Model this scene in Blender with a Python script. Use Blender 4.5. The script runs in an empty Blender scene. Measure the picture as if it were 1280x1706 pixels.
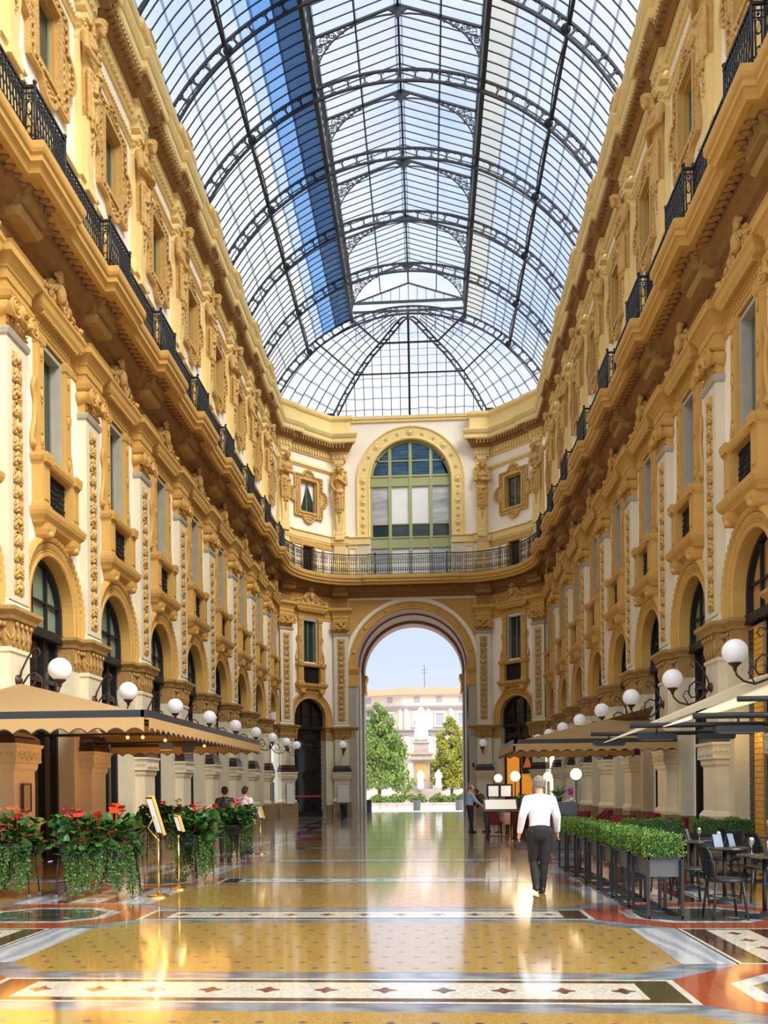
import bpy, bmesh, math, random
from mathutils import Vector, Matrix
R = math.radians; PI = math.pi
SC = bpy.context.scene; COL = SC.collection
rnd = random.Random(7)

# ------------------------------------------------------------------ mesh builder
class MB:
    def __init__(s):
        s.v = []; s.f = []; s.m = []; s.sm = []; s.mi = 0; s.T = None
    def add(s, vs, fs, smooth=False):
        b = len(s.v)
        if s.T is not None: vs = [s.T @ Vector(p) for p in vs]
        s.v.extend([tuple(p) for p in vs])
        for f in fs:
            s.f.append(tuple(b + i for i in f)); s.m.append(s.mi); s.sm.append(smooth)
        return s
    def box(s, x0, x1, y0, y1, z0, z1):
        return s.add([(x0,y0,z0),(x1,y0,z0),(x1,y1,z0),(x0,y1,z0),(x0,y0,z1),(x1,y0,z1),(x1,y1,z1),(x0,y1,z1)],
                     [(0,3,2,1),(4,5,6,7),(0,1,5,4),(1,2,6,5),(2,3,7,6),(3,0,4,7)])
    def poly(s, pts): return s.add(pts, [tuple(range(len(pts)))])
    def stack(s, hw, d, layers, back=-.06, cx=0):
        # frustum layers: (z, extra)
        vs = []; fs = []
        for z, e in layers:
            vs += [(cx-hw-e, back, z), (cx+hw+e, back, z), (cx+hw+e, d+e, z), (cx-hw-e, d+e, z)]
        n = len(layers)
        for i in range(n-1):
            a = i*4
            for k in range(4):
                fs.append((a+k, a+(k+1) % 4, a+4+(k+1) % 4, a+4+k))
        fs.append((3,2,1,0)); b = (n-1)*4; fs.append((b,b+1,b+2,b+3))
        return s.add(vs, fs)
    def tube(s, pts, r, n=6, closed=False, smooth=True, caps=True):
        pts = [Vector(p) for p in pts]; N = len(pts)
        rs = r if isinstance(r, (list, tuple)) else [r]*N
        vs = []; up0 = None
        for i, p in enumerate(pts):
            if closed: d = pts[(i+1) % N] - pts[i-1]
            else: d = pts[min(i+1, N-1)] - pts[max(i-1, 0)]
            if d.length < 1e-9: d = Vector((0,0,1))
            d.normalize()
            if up0 is None:
                a = Vector((0,0,1)) if abs(d.z) < .9 else Vector((1,0,0))
                u = d.cross(a).normalized()
            else:
                u = (up0 - d*up0.dot(d))
                if u.length < 1e-6: u = d.orthogonal()
                u.normalize()
            up0 = u; w = d.cross(u)
            for k in range(n):
                t = 2*PI*k/n + PI/n
                vs.append(p + (u*math.cos(t) + w*math.sin(t))*rs[i])
        fs = []
        for i in range(N if closed else N-1):
            j = (i+1) % N
            for k in range(n):
                fs.append((i*n+k, i*n+(k+1) % n, j*n+(k+1) % n, j*n+k))
        if caps and not closed:
            fs.append(tuple(range(n-1, -1, -1))); fs.append(tuple((N-1)*n+k for k in range(n)))
        return s.add(vs, fs, smooth and n > 4)
    def lathe(s, prof, c=(0,0,0), n=16, smooth=True, sx=1, sy=1):
        vs = []; fs = []
        for r, z in prof:
            for k in range(n):
                t = 2*PI*k/n
                vs.append((c[0]+r*math.cos(t)*sx, c[1]+r*math.sin(t)*sy, c[2]+z))
        for i in range(len(prof)-1):
            for k in range(n):
                fs.append((i*n+k, i*n+(k+1) % n, (i+1)*n+(k+1) % n, (i+1)*n+k))
        fs.append(tuple(range(n-1, -1, -1))); b = (len(prof)-1)*n; fs.append(tuple(b+k for k in range(n)))
        return s.add(vs, fs, smooth)
    def ball(s, c, r, seg=10, rings=6, rot=None, smooth=True):
        rx, ry, rz = r if isinstance(r, (tuple, list)) else (r, r, r)
        vs = []; fs = []
        for i in range(rings+1):
            ph = PI*i/rings
            for k in range(seg):
                t = 2*PI*k/seg
                p = Vector((rx*math.sin(ph)*math.cos(t), ry*math.sin(ph)*math.sin(t), rz*math.cos(ph)))
                if rot is not None: p = rot @ p
                vs.append(p + Vector(c))
        for i in range(rings):
            for k in range(seg):
                fs.append((i*seg+k, (i+1)*seg+k, (i+1)*seg+(k+1) % seg, i*seg+(k+1) % seg))
        return s.add(vs, fs, smooth)
    def sweep(s, path, prof, i0=0, i1=None, closed_prof=False, caps=True):
        # offsets to the right of the walking direction
        n = len(path); i1 = n-1 if i1 is None else i1
        off = []
        for i in range(n):
            def nrm(a, b):
                dx, dy = b[0]-a[0], b[1]-a[1]; l = math.hypot(dx, dy) or 1
                return (dy/l, -dx/l)
            n1 = nrm(path[i-1], path[i]) if i > 0 else None
            n2 = nrm(path[i], path[i+1]) if i < n-1 else None
            if n1 is None: n1 = n2
            if n2 is None: n2 = n1
            k = 1 + n1[0]*n2[0] + n1[1]*n2[1]; k = max(k, .3)
            off.append(((n1[0]+n2[0])/k, (n1[1]+n2[1])/k))
        P = len(prof); vs = []; fs = []
        for i in range(i0, i1+1):
            for w, z in prof: vs.append((path[i][0]+off[i][0]*w, path[i][1]+off[i][1]*w, z))
        for i in range(i1-i0):
            for k in range(P if closed_prof else P-1):
                k2 = (k+1) % P
                fs.append((i*P+k, (i+1)*P+k, (i+1)*P+k2, i*P+k2))
        if caps:
            fs.append(tuple(range(P))); fs.append(tuple((i1-i0)*P+k for k in range(P-1, -1, -1)))
        return s.add(vs, fs)
    def arc_sweep(s, cx, zc, prof, z_leg=None, n=24, a0=0, a1=PI, mod=None):
        # profile (radius, y) swept over a semicircle in the x-z plane, with straight legs down to z_leg
        st = []
        if z_leg is not None:
            st.append((0, z_leg))
        for i in range(n+1): st.append((a0+(a1-a0)*i/n, None))
        if z_leg is not None: st.append((PI, z_leg))
        P = len(prof); vs = []; fs = []
        for j, (a, zl) in enumerate(st):
            for q, (r, y) in enumerate(prof):
                rr, yy = r, y
                if mod: rr, yy = mod(j, q, r, y)
                if zl is None: vs.append((cx+rr*math.cos(a), yy, zc+rr*math.sin(a)))
                else: vs.append((cx+rr*math.cos(a), yy, zl))
        for i in range(len(st)-1):
            for k in range(P-1): fs.append((i*P+k, (i+1)*P+k, (i+1)*P+k+1, i*P+k+1))
        return s.add(vs, fs)
    def prism(s, pts, y0, y1):
        # polygon in the x-z plane extruded along y
        n = len(pts)
        vs = [(x, y0, z) for x, z in pts] + [(x, y1, z) for x, z in pts]
        fs = [tuple(range(n)), tuple(range(2*n-1, n-1, -1))]
        for i in range(n): fs.append((i, (i+1) % n, n+(i+1) % n, n+i))
        return s.add(vs, fs)
    def mesh(s, name, mats):
        me = bpy.data.meshes.new(name)
        me.from_pydata(s.v, [], s.f)
        if not isinstance(mats, (list, tuple)): mats = [mats]
        for m in mats: me.materials.append(m)
        me.polygons.foreach_set('material_index', s.m)
        me.polygons.foreach_set('use_smooth', s.sm)
        bm = bmesh.new(); bm.from_mesh(me)
        bmesh.ops.recalc_face_normals(bm, faces=bm.faces)
        bm.to_mesh(me); bm.free(); me.update()
        return me
    def build(s, name, mats, parent=None, loc=None, rz=0):
        return link(name, s.mesh(name, mats), parent, loc, rz)

def link(name, me, parent=None, loc=None, rz=0):
    o = bpy.data.objects.new(name, me); COL.objects.link(o)
    if parent is not None: o.parent = parent
    if loc is not None: o.location = loc
    if rz: o.rotation_euler = (0, 0, rz)
    return o
def empty(name, loc=(0,0,0), rz=0):
    o = bpy.data.objects.new(name, None); COL.objects.link(o)
    o.location = loc; o.rotation_euler = (0, 0, rz); o.empty_display_size = .1
    return o
def tag(o, label, cat, group=None, kind=None):
    o['label'] = label; o['category'] = cat
    if group: o['group'] = group
    if kind: o['kind'] = kind
    return o
KIDS = {}
def dup(root, loc, rz, name=None):
    r = root.copy(); COL.objects.link(r); r.location = loc; r.rotation_euler = (0, 0, rz)
    for ch in KIDMAP(root):
        c = ch.copy(); COL.objects.link(c); c.parent = r
        for g in KIDMAP(ch):
            d = g.copy(); COL.objects.link(d); d.parent = c
    return r
def KIDMAP(o): return [c for c in COL.objects if c.parent == o] if False else list(o.children)

ORD = ['nearest', 'second nearest', 'third nearest', 'fourth nearest', 'fifth nearest', 'sixth nearest', 'seventh nearest', 'eighth nearest', 'ninth nearest', 'tenth nearest']

# ------------------------------------------------------------------ materials
def nodes(name):
    m = bpy.data.materials.new(name); m.use_nodes = True
    nt = m.node_tree; nt.nodes.clear()
    return m, nt, nt.nodes, nt.links
def mat(name, c, rough=.6, metal=0, var=.12, scale=3.0, bump=.0, bscale=30, c2=None, spec=.5, coat=0, coat_r=.1, coat_ior=1.5, emit=None, es=0, tex='noise', ior=1.5, stretch=None):
    m, nt, N, L = nodes(name)
    out = N.new('ShaderNodeOutputMaterial'); b = N.new('ShaderNodeBsdfPrincipled')
    L.new(b.outputs[0], out.inputs[0])
    b.inputs['Roughness'].default_value = rough; b.inputs['Metallic'].default_value = metal
    b.inputs['Specular IOR Level'].default_value = spec; b.inputs['IOR'].default_value = ior
    b.inputs['Coat Weight'].default_value = coat; b.inputs['Coat Roughness'].default_value = coat_r; b.inputs['Coat IOR'].default_value = coat_ior
    if emit: b.inputs['Emission Color'].default_value = (*emit, 1); b.inputs['Emission Strength'].default_value = es
    tc = N.new('ShaderNodeTexCoord'); mp = N.new('ShaderNodeMapping'); L.new(tc.outputs['Object'], mp.inputs[0])
    if stretch: mp.inputs['Scale'].default_value = stretch
    if var > 0 or c2:
        if tex == 'noise':
            t = N.new('ShaderNodeTexNoise'); t.inputs['Scale'].default_value = scale; t.inputs['Detail'].default_value = 5; t.inputs['Roughness'].default_value = .6
            o = t.outputs[0]
        elif tex == 'voronoi':
            t = N.new('ShaderNodeTexVoronoi'); t.inputs['Scale'].default_value = scale; o = t.outputs['Color']
            sp = N.new('ShaderNodeSeparateColor'); L.new(o, sp.inputs[0]); o = sp.outputs[0]
        elif tex == 'wave':
            t = N.new('ShaderNodeTexWave'); t.inputs['Scale'].default_value = scale; t.inputs['Distortion'].default_value = 9; t.inputs['Detail'].default_value = 4; t.inputs['Detail Scale'].default_value = 1.6
            o = t.outputs['Fac']
        L.new(mp.outputs[0], t.inputs['Vector'])
        mx = N.new('ShaderNodeMix'); mx.data_type = 'RGBA'
        a = c; bb = c2 or tuple(min(1, x*(1-2*var)) for x in c)
        if not c2: a = tuple(min(1, x*(1+var)) for x in c)
        mx.inputs[6].default_value = (*a, 1); mx.inputs[7].default_value = (*bb, 1)
        L.new(o, mx.inputs[0]); L.new(mx.outputs[2], b.inputs['Base Color'])
    else: b.inputs['Base Color'].default_value = (*c, 1)
    if bump > 0:
        n2 = N.new('ShaderNodeTexNoise'); n2.inputs['Scale'].default_value = bscale; n2.inputs['Detail'].default_value = 3
        L.new(mp.outputs[0], n2.inputs['Vector'])
        bp = N.new('ShaderNodeBump'); bp.inputs['Strength'].default_value = bump; bp.inputs['Distance'].default_value = .03
        L.new(n2.outputs[0], bp.inputs['Height']); L.new(bp.outputs[0], b.inputs['Normal'])
    return m
def glass_mat(name, tint, refl=.06, rough=.03, diff=None, dmix=0.):
    m, nt, N, L = nodes(name)
    out = N.new('ShaderNodeOutputMaterial'); tr = N.new('ShaderNodeBsdfTransparent'); gl = N.new('ShaderNodeBsdfGlossy')
    tr.inputs[0].default_value = (*tint, 1); gl.inputs['Roughness'].default_value = rough
    mx = N.new('ShaderNodeMixShader'); mx.inputs[0].default_value = refl
    L.new(tr.outputs[0], mx.inputs[1]); L.new(gl.outputs[0], mx.inputs[2]); last = mx
    if dmix:
        d = N.new('ShaderNodeBsdfTranslucent'); d.inputs[0].default_value = (*diff, 1)
        m2 = N.new('ShaderNodeMixShader'); m2.inputs[0].default_value = dmix
        L.new(mx.outputs[0], m2.inputs[1]); L.new(d.outputs[0], m2.inputs[2]); last = m2
    L.new(last.outputs[0], out.inputs[0])
    return m
def srgb(r, g, b):
    f = lambda c: ((c/255+.055)/1.055)**2.4 if c/255 > .04045 else c/255/12.92
    return (f(r), f(g), f(b))
M = {}
M['ochre'] = mat('ochre_stucco', srgb(206,162,84), .75, var=.10, scale=2.2, bump=.25, bscale=45)
M['ochre_l'] = mat('lit_ochre_stucco', srgb(240,212,142), .75, var=.08, scale=2.5, bump=.2, bscale=45)  # paler copy of the ochre: brighter upper-storey light put into the colour
M['ochre_d'] = mat('shaded_ochre', srgb(160,118,66), .8, var=.2, scale=5, bump=.5, bscale=26)  # darker copy of the ochre: shade of soffits and crevices put into the colour
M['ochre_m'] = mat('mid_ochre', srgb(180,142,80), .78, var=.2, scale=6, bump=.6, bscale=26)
M['carved'] = mat('carved_ochre', srgb(216,174,100), .7, var=.2, scale=9, bump=.9, bscale=24)
M['cream'] = mat('cream_stucco', srgb(250,240,222), .8, var=.04, scale=1.5)
M['stone'] = mat('pale_stone', srgb(220,212,184), .6, var=.09, scale=1.3, bump=.1, bscale=30, stretch=(1,1,.35))
M['stone_d'] = mat('brown_stone', srgb(150,125,92), .55, var=.2, scale=2.5, bump=.15, bscale=25)
M['stone_w'] = mat('light_pedestal_stone', srgb(226,216,186), .55, var=.1, scale=2.2, bump=.1)
M['greystone'] = mat('grey_window_stone', srgb(176,170,152), .6, var=.12, scale=3)
M['darkmarble'] = mat('dark_marble', srgb(62,48,42), .35, var=.25, scale=5)
M['iron'] = mat('black_iron', (.018,.02,.024), .45, metal=.3, var=0)
M['roofiron'] = mat('blue_black_roof_iron', (.022,.028,.036), .5, metal=.2, var=.1)
M['bracket'] = mat('bronze_iron', (.09,.045,.03), .5, metal=.5, var=.2)
M['darkglass'] = mat('dark_shop_glass', (.012,.012,.012), .06, var=0, spec=.6)
M['greenglass'] = mat('green_dark_glass', srgb(46,62,54), .05, var=.3, scale=.8, spec=.7)
M['shutter'] = mat('grey_green_shutter', srgb(118,128,112), .3, var=.15, scale=2)
M['curtain_g'] = mat('pale_green_glass', srgb(140,156,134), .12, var=.25, scale=1.2, spec=.6)
M['curtain_t'] = mat('tan_drape', srgb(196,152,92), .6, var=.3, scale=1.5, stretch=(6,1,.3))
M['endglass'] = mat('reflection_streaked_glass', srgb(238,242,244), .06, metal=.25, var=.5, scale=1.2, bump=.35, bscale=3, stretch=(.4,1,2.5))  # bright streaky reflections painted into the base colour
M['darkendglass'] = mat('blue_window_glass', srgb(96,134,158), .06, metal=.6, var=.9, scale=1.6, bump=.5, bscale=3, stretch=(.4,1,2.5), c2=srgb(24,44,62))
M['blind'] = mat('white_blind', srgb(232,234,232), .35, var=.06, scale=2)
M['greenframe'] = mat('sage_green_frame', srgb(160,166,116), .5, var=.05)
M['white'] = mat('white_curtain', (.85,.85,.83), .8, var=.05)
M['fret'] = mat('black_fretwork', (.02,.02,.022), .5, var=0, bump=.8, bscale=60)
M['globe'] = mat('white_globe', (.88,.88,.90), .12, var=0, spec=.5, emit=(1,1,1), es=.12)
M['globe_lit'] = mat('lit_globe', (1,.95,.85), .3, var=0, emit=(1,.86,.6), es=1.15)
M['bulb'] = mat('warm_bulb', (1,.7,.3), .3, var=0, emit=(1,.5,.14), es=1.8)
M['gold'] = mat('polished_brass', (.78,.52,.14), .22, metal=1, var=.05)
M['paper'] = mat('glowing_menu_paper', (.85,.82,.74), .6, var=.05, emit=(1,.95,.82), es=.4)  # emission added so the sheets look brighter; paper has no lamp of its own
M['tan'] = mat('tan_awning_cloth', srgb(160,130,84), .85, var=.07, scale=2)
M['tanunder'] = mat('tan_awning_valance', srgb(178,144,92), .85, var=.07, scale=2)
M['creamcloth'] = mat('cream_awning_cloth', srgb(245,228,190), .8, var=.04)
M['bar'] = mat('dark_awning_bar', (.025,.03,.03), .35, metal=.2, var=0)
M['wood'] = mat('dark_red_wood', srgb(70,34,20), .4, var=.3, scale=3, stretch=(1,1,.2))
M['leaf'] = mat('planter_leaf', srgb(70,126,44), .45, c2=srgb(34,76,28), scale=9, var=.2)
M['ivy'] = mat('ivy_leaf', srgb(84,122,44), .5, c2=srgb(36,66,26), scale=9, var=.2)
M['box'] = mat('boxwood_leaf', srgb(112,148,46), .55, c2=srgb(50,88,28), scale=14, var=.2)
M['red'] = mat('anthurium_red', srgb(214,60,54), .35, var=.15)
M['treeleaf'] = mat('tree_leaf', srgb(150,172,78), .6, c2=srgb(44,84,42), scale=.55, var=.2)
M['treeleaf_y'] = mat('yellow_green_leaf', srgb(200,190,70), .6, c2=srgb(70,104,40), scale=.5, var=.2)
M['bark'] = mat('bark', srgb(90,70,52), .9, var=.2)
M['potmetal'] = mat('grey_planter_metal', srgb(112,113,112), .34, metal=.75, var=.1, scale=4)
M['frame_m'] = mat('dark_steel', srgb(52,54,56), .4, metal=.5, var=0)
M['skin'] = mat('skin', srgb(208,156,128), .5, var=.05)
M['shirt_w'] = mat('white_shirt', (.80,.79,.82), .8, var=.05, scale=4)
M['shirt_b'] = mat('light_blue_shirt', srgb(158,182,224), .8, var=.06, scale=4)
M['black'] = mat('black_cloth', (.012,.012,.013), .8, var=0)
M['jeans'] = mat('blue_jeans', srgb(52,74,104), .85, var=.15, scale=9)
M['hair_g'] = mat('grey_hair', srgb(132,122,112), .8, var=.2, scale=30)
M['hair_b'] = mat('dark_brown_hair', srgb(60,38,26), .7, var=.2, scale=30)
M['burg'] = mat('burgundy_velvet', srgb(110,24,34), .7, var=.15)
M['cloth_p'] = mat('salmon_tablecloth', srgb(232,184,156), .8, var=.05)
M['poster'] = mat('white_poster', srgb(226,226,218), .5, var=.04)
M['poster_b'] = mat('blue_poster', srgb(120,140,160), .5, var=.3, scale=6)
M['marble_w'] = mat('white_statue_marble', (.60,.585,.57), .6, var=.1)
M['pedestal'] = mat('monument_granite', srgb(176,160,150), .6, var=.15, scale=2)
M['housewall'] = mat('cream_house_wall', srgb(212,196,182), .85, var=.05, scale=.4)
M['roof'] = mat('terracotta_roof', srgb(220,150,120), .85, var=.15, scale=1.5)
M['band'] = mat('grey_house_band', srgb(140,132,132), .8, var=.08)
M['pave'] = mat('pale_piazza_paving', srgb(240,238,234), .35, var=.08, scale=.3)
M['amber'] = mat('amber_lit_panel', srgb(240,140,30), .5, var=.25, scale=1.4, emit=(1,.38,.05), es=.5)
M['picred'] = mat('red_picture_paint', srgb(214,70,40), .5, var=.2, scale=6, emit=(1,.2,.08), es=.3)
M['picgreen'] = mat('green_picture_paint', srgb(30,70,40), .5, var=.4, scale=6)
M['shade'] = mat('orange_lamp_shade', srgb(214,60,24), .6, var=.1, emit=(1,.12,.02), es=.8)
M['brick_y'] = mat('yellow_tiles', srgb(226,170,50), .3, var=.15, scale=5)
M['tile_b'] = mat('black_tiles', (.03,.025,.02), .25, var=.2)
M['housepane'] = mat('grey_house_shutter', srgb(150,158,164), .5, var=.1)
M['grout'] = mat('tile_grout', srgb(170,150,110), .9, var=.05)
M['sign'] = mat('bronze_letters', srgb(120,90,50), .4, metal=.6, var=0)
def fl(name, c, rough=.20, **k): return mat(name, c, rough, coat=1, coat_r=.085, ior=1.65, coat_ior=2.4, **k)
M['f_grey'] = fl('floor_grey_marble', srgb(150,160,170), c2=srgb(104,116,130), scale=1.1, tex='wave', stretch=(.5,2.5,1))
M['f_light'] = fl('floor_light_marble', srgb(218,222,226), c2=srgb(172,180,190), scale=.7, tex='wave', stretch=(2,.6,1))
M['f_yel'] = fl('floor_yellow_mosaic', srgb(202,166,88), c2=srgb(156,120,54), scale=100, tex='voronoi', rough=.22)
M['f_cream'] = fl('floor_cream_mosaic', srgb(242,238,226), c2=srgb(204,196,176), scale=50, tex='voronoi', rough=.22)
M['f_brown'] = fl('floor_brown_mosaic', srgb(84,44,30), c2=srgb(52,26,20), scale=50, tex='voronoi', rough=.22)
M['f_red'] = fl('floor_red_mosaic', srgb(196,90,46), c2=srgb(140,52,26), scale=70, tex='voronoi', rough=.22)
M['f_green'] = fl('floor_green_marble', srgb(70,92,84), c2=srgb(34,50,48), scale=2.5)
M['f_blue'] = fl('floor_blue_tesserae', srgb(70,74,104), var=0)
M['f_dark'] = fl('floor_darkred_tesserae', srgb(104,44,40), var=0)
M['roofglass'] = glass_mat('roof_glass', (.93,.96,1.0), .05)
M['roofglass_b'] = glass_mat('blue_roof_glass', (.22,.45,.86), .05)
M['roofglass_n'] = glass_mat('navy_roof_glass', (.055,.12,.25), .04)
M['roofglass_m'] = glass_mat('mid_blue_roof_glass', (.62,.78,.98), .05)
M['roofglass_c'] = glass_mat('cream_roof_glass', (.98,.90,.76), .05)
M['lap'] = glass_mat('glass_lap', (.44,.49,.56), .05)
M['tumbler'] = glass_mat('table_glass', (.85,.88,.9), .35)
SKY = 1.05
SUNS = [('sun', 48, 48, 5.4, 34, (1,.955,.87)), ('soft_fill_sun', 40, -42, 1.15, 80, (.98,.97,.95))]  # second sun is an added soft fill, mainly for the right wall
WARM = []
EXPO = 0.05
# ------------------------------------------------------------------ plan of the arcade
WX = 7.35
YL = lambda n: 16.65 + 3.87*n
YR = lambda n: 15.85 + 3.95*n
NP = range(-1, 8)
CY0, CY1, CX1 = 47.3, 50.1, 4.55
SP, STILT, AR = 5.12, .45, 1.12
LB = lambda n: (YL(n)+YL(n+1))/2 if n < 7 else 45.62
RB = lambda n: (YR(n)+YR(n+1))/2 if n < 7 else 45.55
A_L, A_R = R(-135), R(135)
def on_chamfer(side, s):   # s metres from the side wall corner
    k = s*math.sqrt(.5)
    return (side*(WX-k*1.0), CY0+k)
def leg(p, q, breaks, hw, b):
    L = math.hypot(q[0]-p[0], q[1]-p[1]); d = ((q[0]-p[0])/L, (q[1]-p[1])/L); n = (d[1], -d[0])
    pts = [p]
    for c, h in breaks:
        h = hw if h is None else h
        for s, w in ((c-h, 0), (c-h, b), (c+h, b), (c+h, 0)):
            pts.append((p[0]+d[0]*s+n[0]*w, p[1]+d[1]*s+n[1]*w))
    return pts
Y0 = 11.0
CHL = (WX-CX1)*math.sqrt(2)
def hall_path(b, hw, side_hw=None, inset=0, end_breaks=True):
    """Wall line walked from near left round the far end to near right, with pilaster break-outs."""
    x = WX-inset
    P = [(-x, Y0), (-x, CY0), (-CX1, CY1), (CX1, CY1), (x, CY0), (x, Y0)]
    sh = side_hw or hw
    l1 = [(YL(n)-Y0, sh) for n in NP]
    l5 = [(CY0-YR(n), sh) for n in reversed(NP)]
    e = [(.5, min(hw, .41))] if end_breaks else []
    e3 = [(.47, min(hw, .41)), (2*CX1-.47, min(hw, .41))] if end_breaks else []
    e4 = [(CHL-.5, min(hw, .41))] if end_breaks else []
    out = []; idx = []
    for p, q, br in ((P[0], P[1], l1), (P[1], P[2], e), (P[2], P[3], e3), (P[3], P[4], e4), (P[4], P[5], l5)):
        idx.append(len(out)); out += leg(p, q, br, hw, b)
    out.append(P[5]); idx.append(len(out)-1)
    return out, idx
def hall_sweep(parents, name, prof, mats, b=.22, hw=.45, side_hw=None, center=True, closed=False):
    path, ix = hall_path(b, hw, side_hw)
    segs = [(ix[0], ix[1], parents[0])]
    if center: segs.append((ix[1], ix[4], parents[1]))
    else: segs += [(ix[1], ix[2]+4, parents[1]), (ix[3]-4, ix[4], parents[1])]
    segs.append((ix[4], ix[5], parents[2]))
    for a, c, par in segs:
        mb = MB(); mb.sweep(path, prof, a, c, closed); mb.build(name, mats, par)

wallL = tag(empty('wall_left'), 'long ochre and cream arcade wall on the left, with pilasters, arches and cornices', 'wall', kind='structure')
wallR = tag(empty('wall_right'), 'long ochre and cream arcade wall on the right, with pilasters, arches and cornices', 'wall', kind='structure')
wallE = tag(empty('wall_back'), 'far end wall of the arcade with slanted corners, open archway and great arched window above', 'wall', kind='structure')
WALLS = (wallL, wallE, wallR)

# ------------------------------------------------------------------ ornament helpers (local axes: x along wall, y out of wall, z up)
def spiral(mb, cx, cz, y, r, turns=1.4, a0=0, sgn=1, tr=.02, n=12):
    pts = []
    for i in range(n+1):
        t = i/n; a = a0 + sgn*turns*2*PI*t; rr = r*(1-t*.85)
        pts.append((cx+rr*math.cos(a), y, cz+rr*math.sin(a)))
    mb.tube(pts, [tr*(1-.4*i/n) for i in range(n+1)], 5)
def leafblob(mb, x, z, y, a, l=.09, w=.035, t=.035):
    mb.ball((x, y, z), (w, t, l), 7, 5, rot=Matrix.Rotation(-a, 3, 'Y'))
def candelabrum(z0, z1, y, hw, seed=1):
    mb = MB(); r = random.Random(seed); z = z0; k = 0
    while z < z1-.2:
        k += 1; kind = k % 4; h = r.uniform(.28, .36)
        mb.tube([(0, y, z), (0, y+.02, z+h)], .026, 5)
        for s in (-1, 1):      # curling side foliage on every motif
            spiral(mb, s*hw*.62, z+h*.30, y+.012, hw*.36, 1.3, PI if s > 0 else 0, s, .026, 10)
            spiral(mb, s*hw*.66, z+h*.78, y+.012, hw*.30, 1.2, 0 if s > 0 else PI, -s, .022, 9)
            leafblob(mb, s*hw*.34, z+h*.55, y+.02, s*.7, .085, .03, .045); leafblob(mb, s*hw*.86, z+h*.52, y+.008, -s*.3, .07, .024, .03)
            mb.ball((s*hw*.62, y+.03, z+h*.30), .026, 6, 4)
        if kind == 0:
            mb.ball((0, y+.02, z+h*.5), (.085, .075, .13), 8, 6)
            mb.box(-.12, .12, y-.02, y+.06, z+h*.90, z+h*.97)
        elif kind == 1:
            for s in (-1, 1): leafblob(mb, s*.05, z+h*.85, y+.03, s*.6, .08)
            mb.ball((0, y+.04, z+h*.5), .055, 7, 5)
        elif kind == 2:
            for s in (-1, 1):
                for q in range(3): leafblob(mb, s*(.04+.03*q), z+h*(.25+.25*q), y+.03, s*(1.1-.3*q), .085, .03)
        else:
            mb.ball((0, y+.03, z+h*.55), (.07, .08, .095), 8, 6)
            for s in (-1, 1): leafblob(mb, s*.09, z+h*.60, y+.02, s*.35, .11, .035)
        z += h
    return mb
def acanthus_row(mb, x0, x1, z0, z1, y, n, out=.05):
    w = (x1-x0)/n
    for i in range(n):
        cx = x0+w*(i+.5)
        mb.ball((cx, y, (z0+z1)/2), (w*.38, .03+out*.4, (z1-z0)*.48), 7, 6)
        mb.ball((cx, y+.02+out, z1-(z1-z0)*.15), (w*.3, .035, .06), 6, 4)
        for s in (-1, 1): leafblob(mb, cx+s*w*.28, z0+(z1-z0)*.45, y+.01, s*.5, .1, .025, .04)

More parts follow.
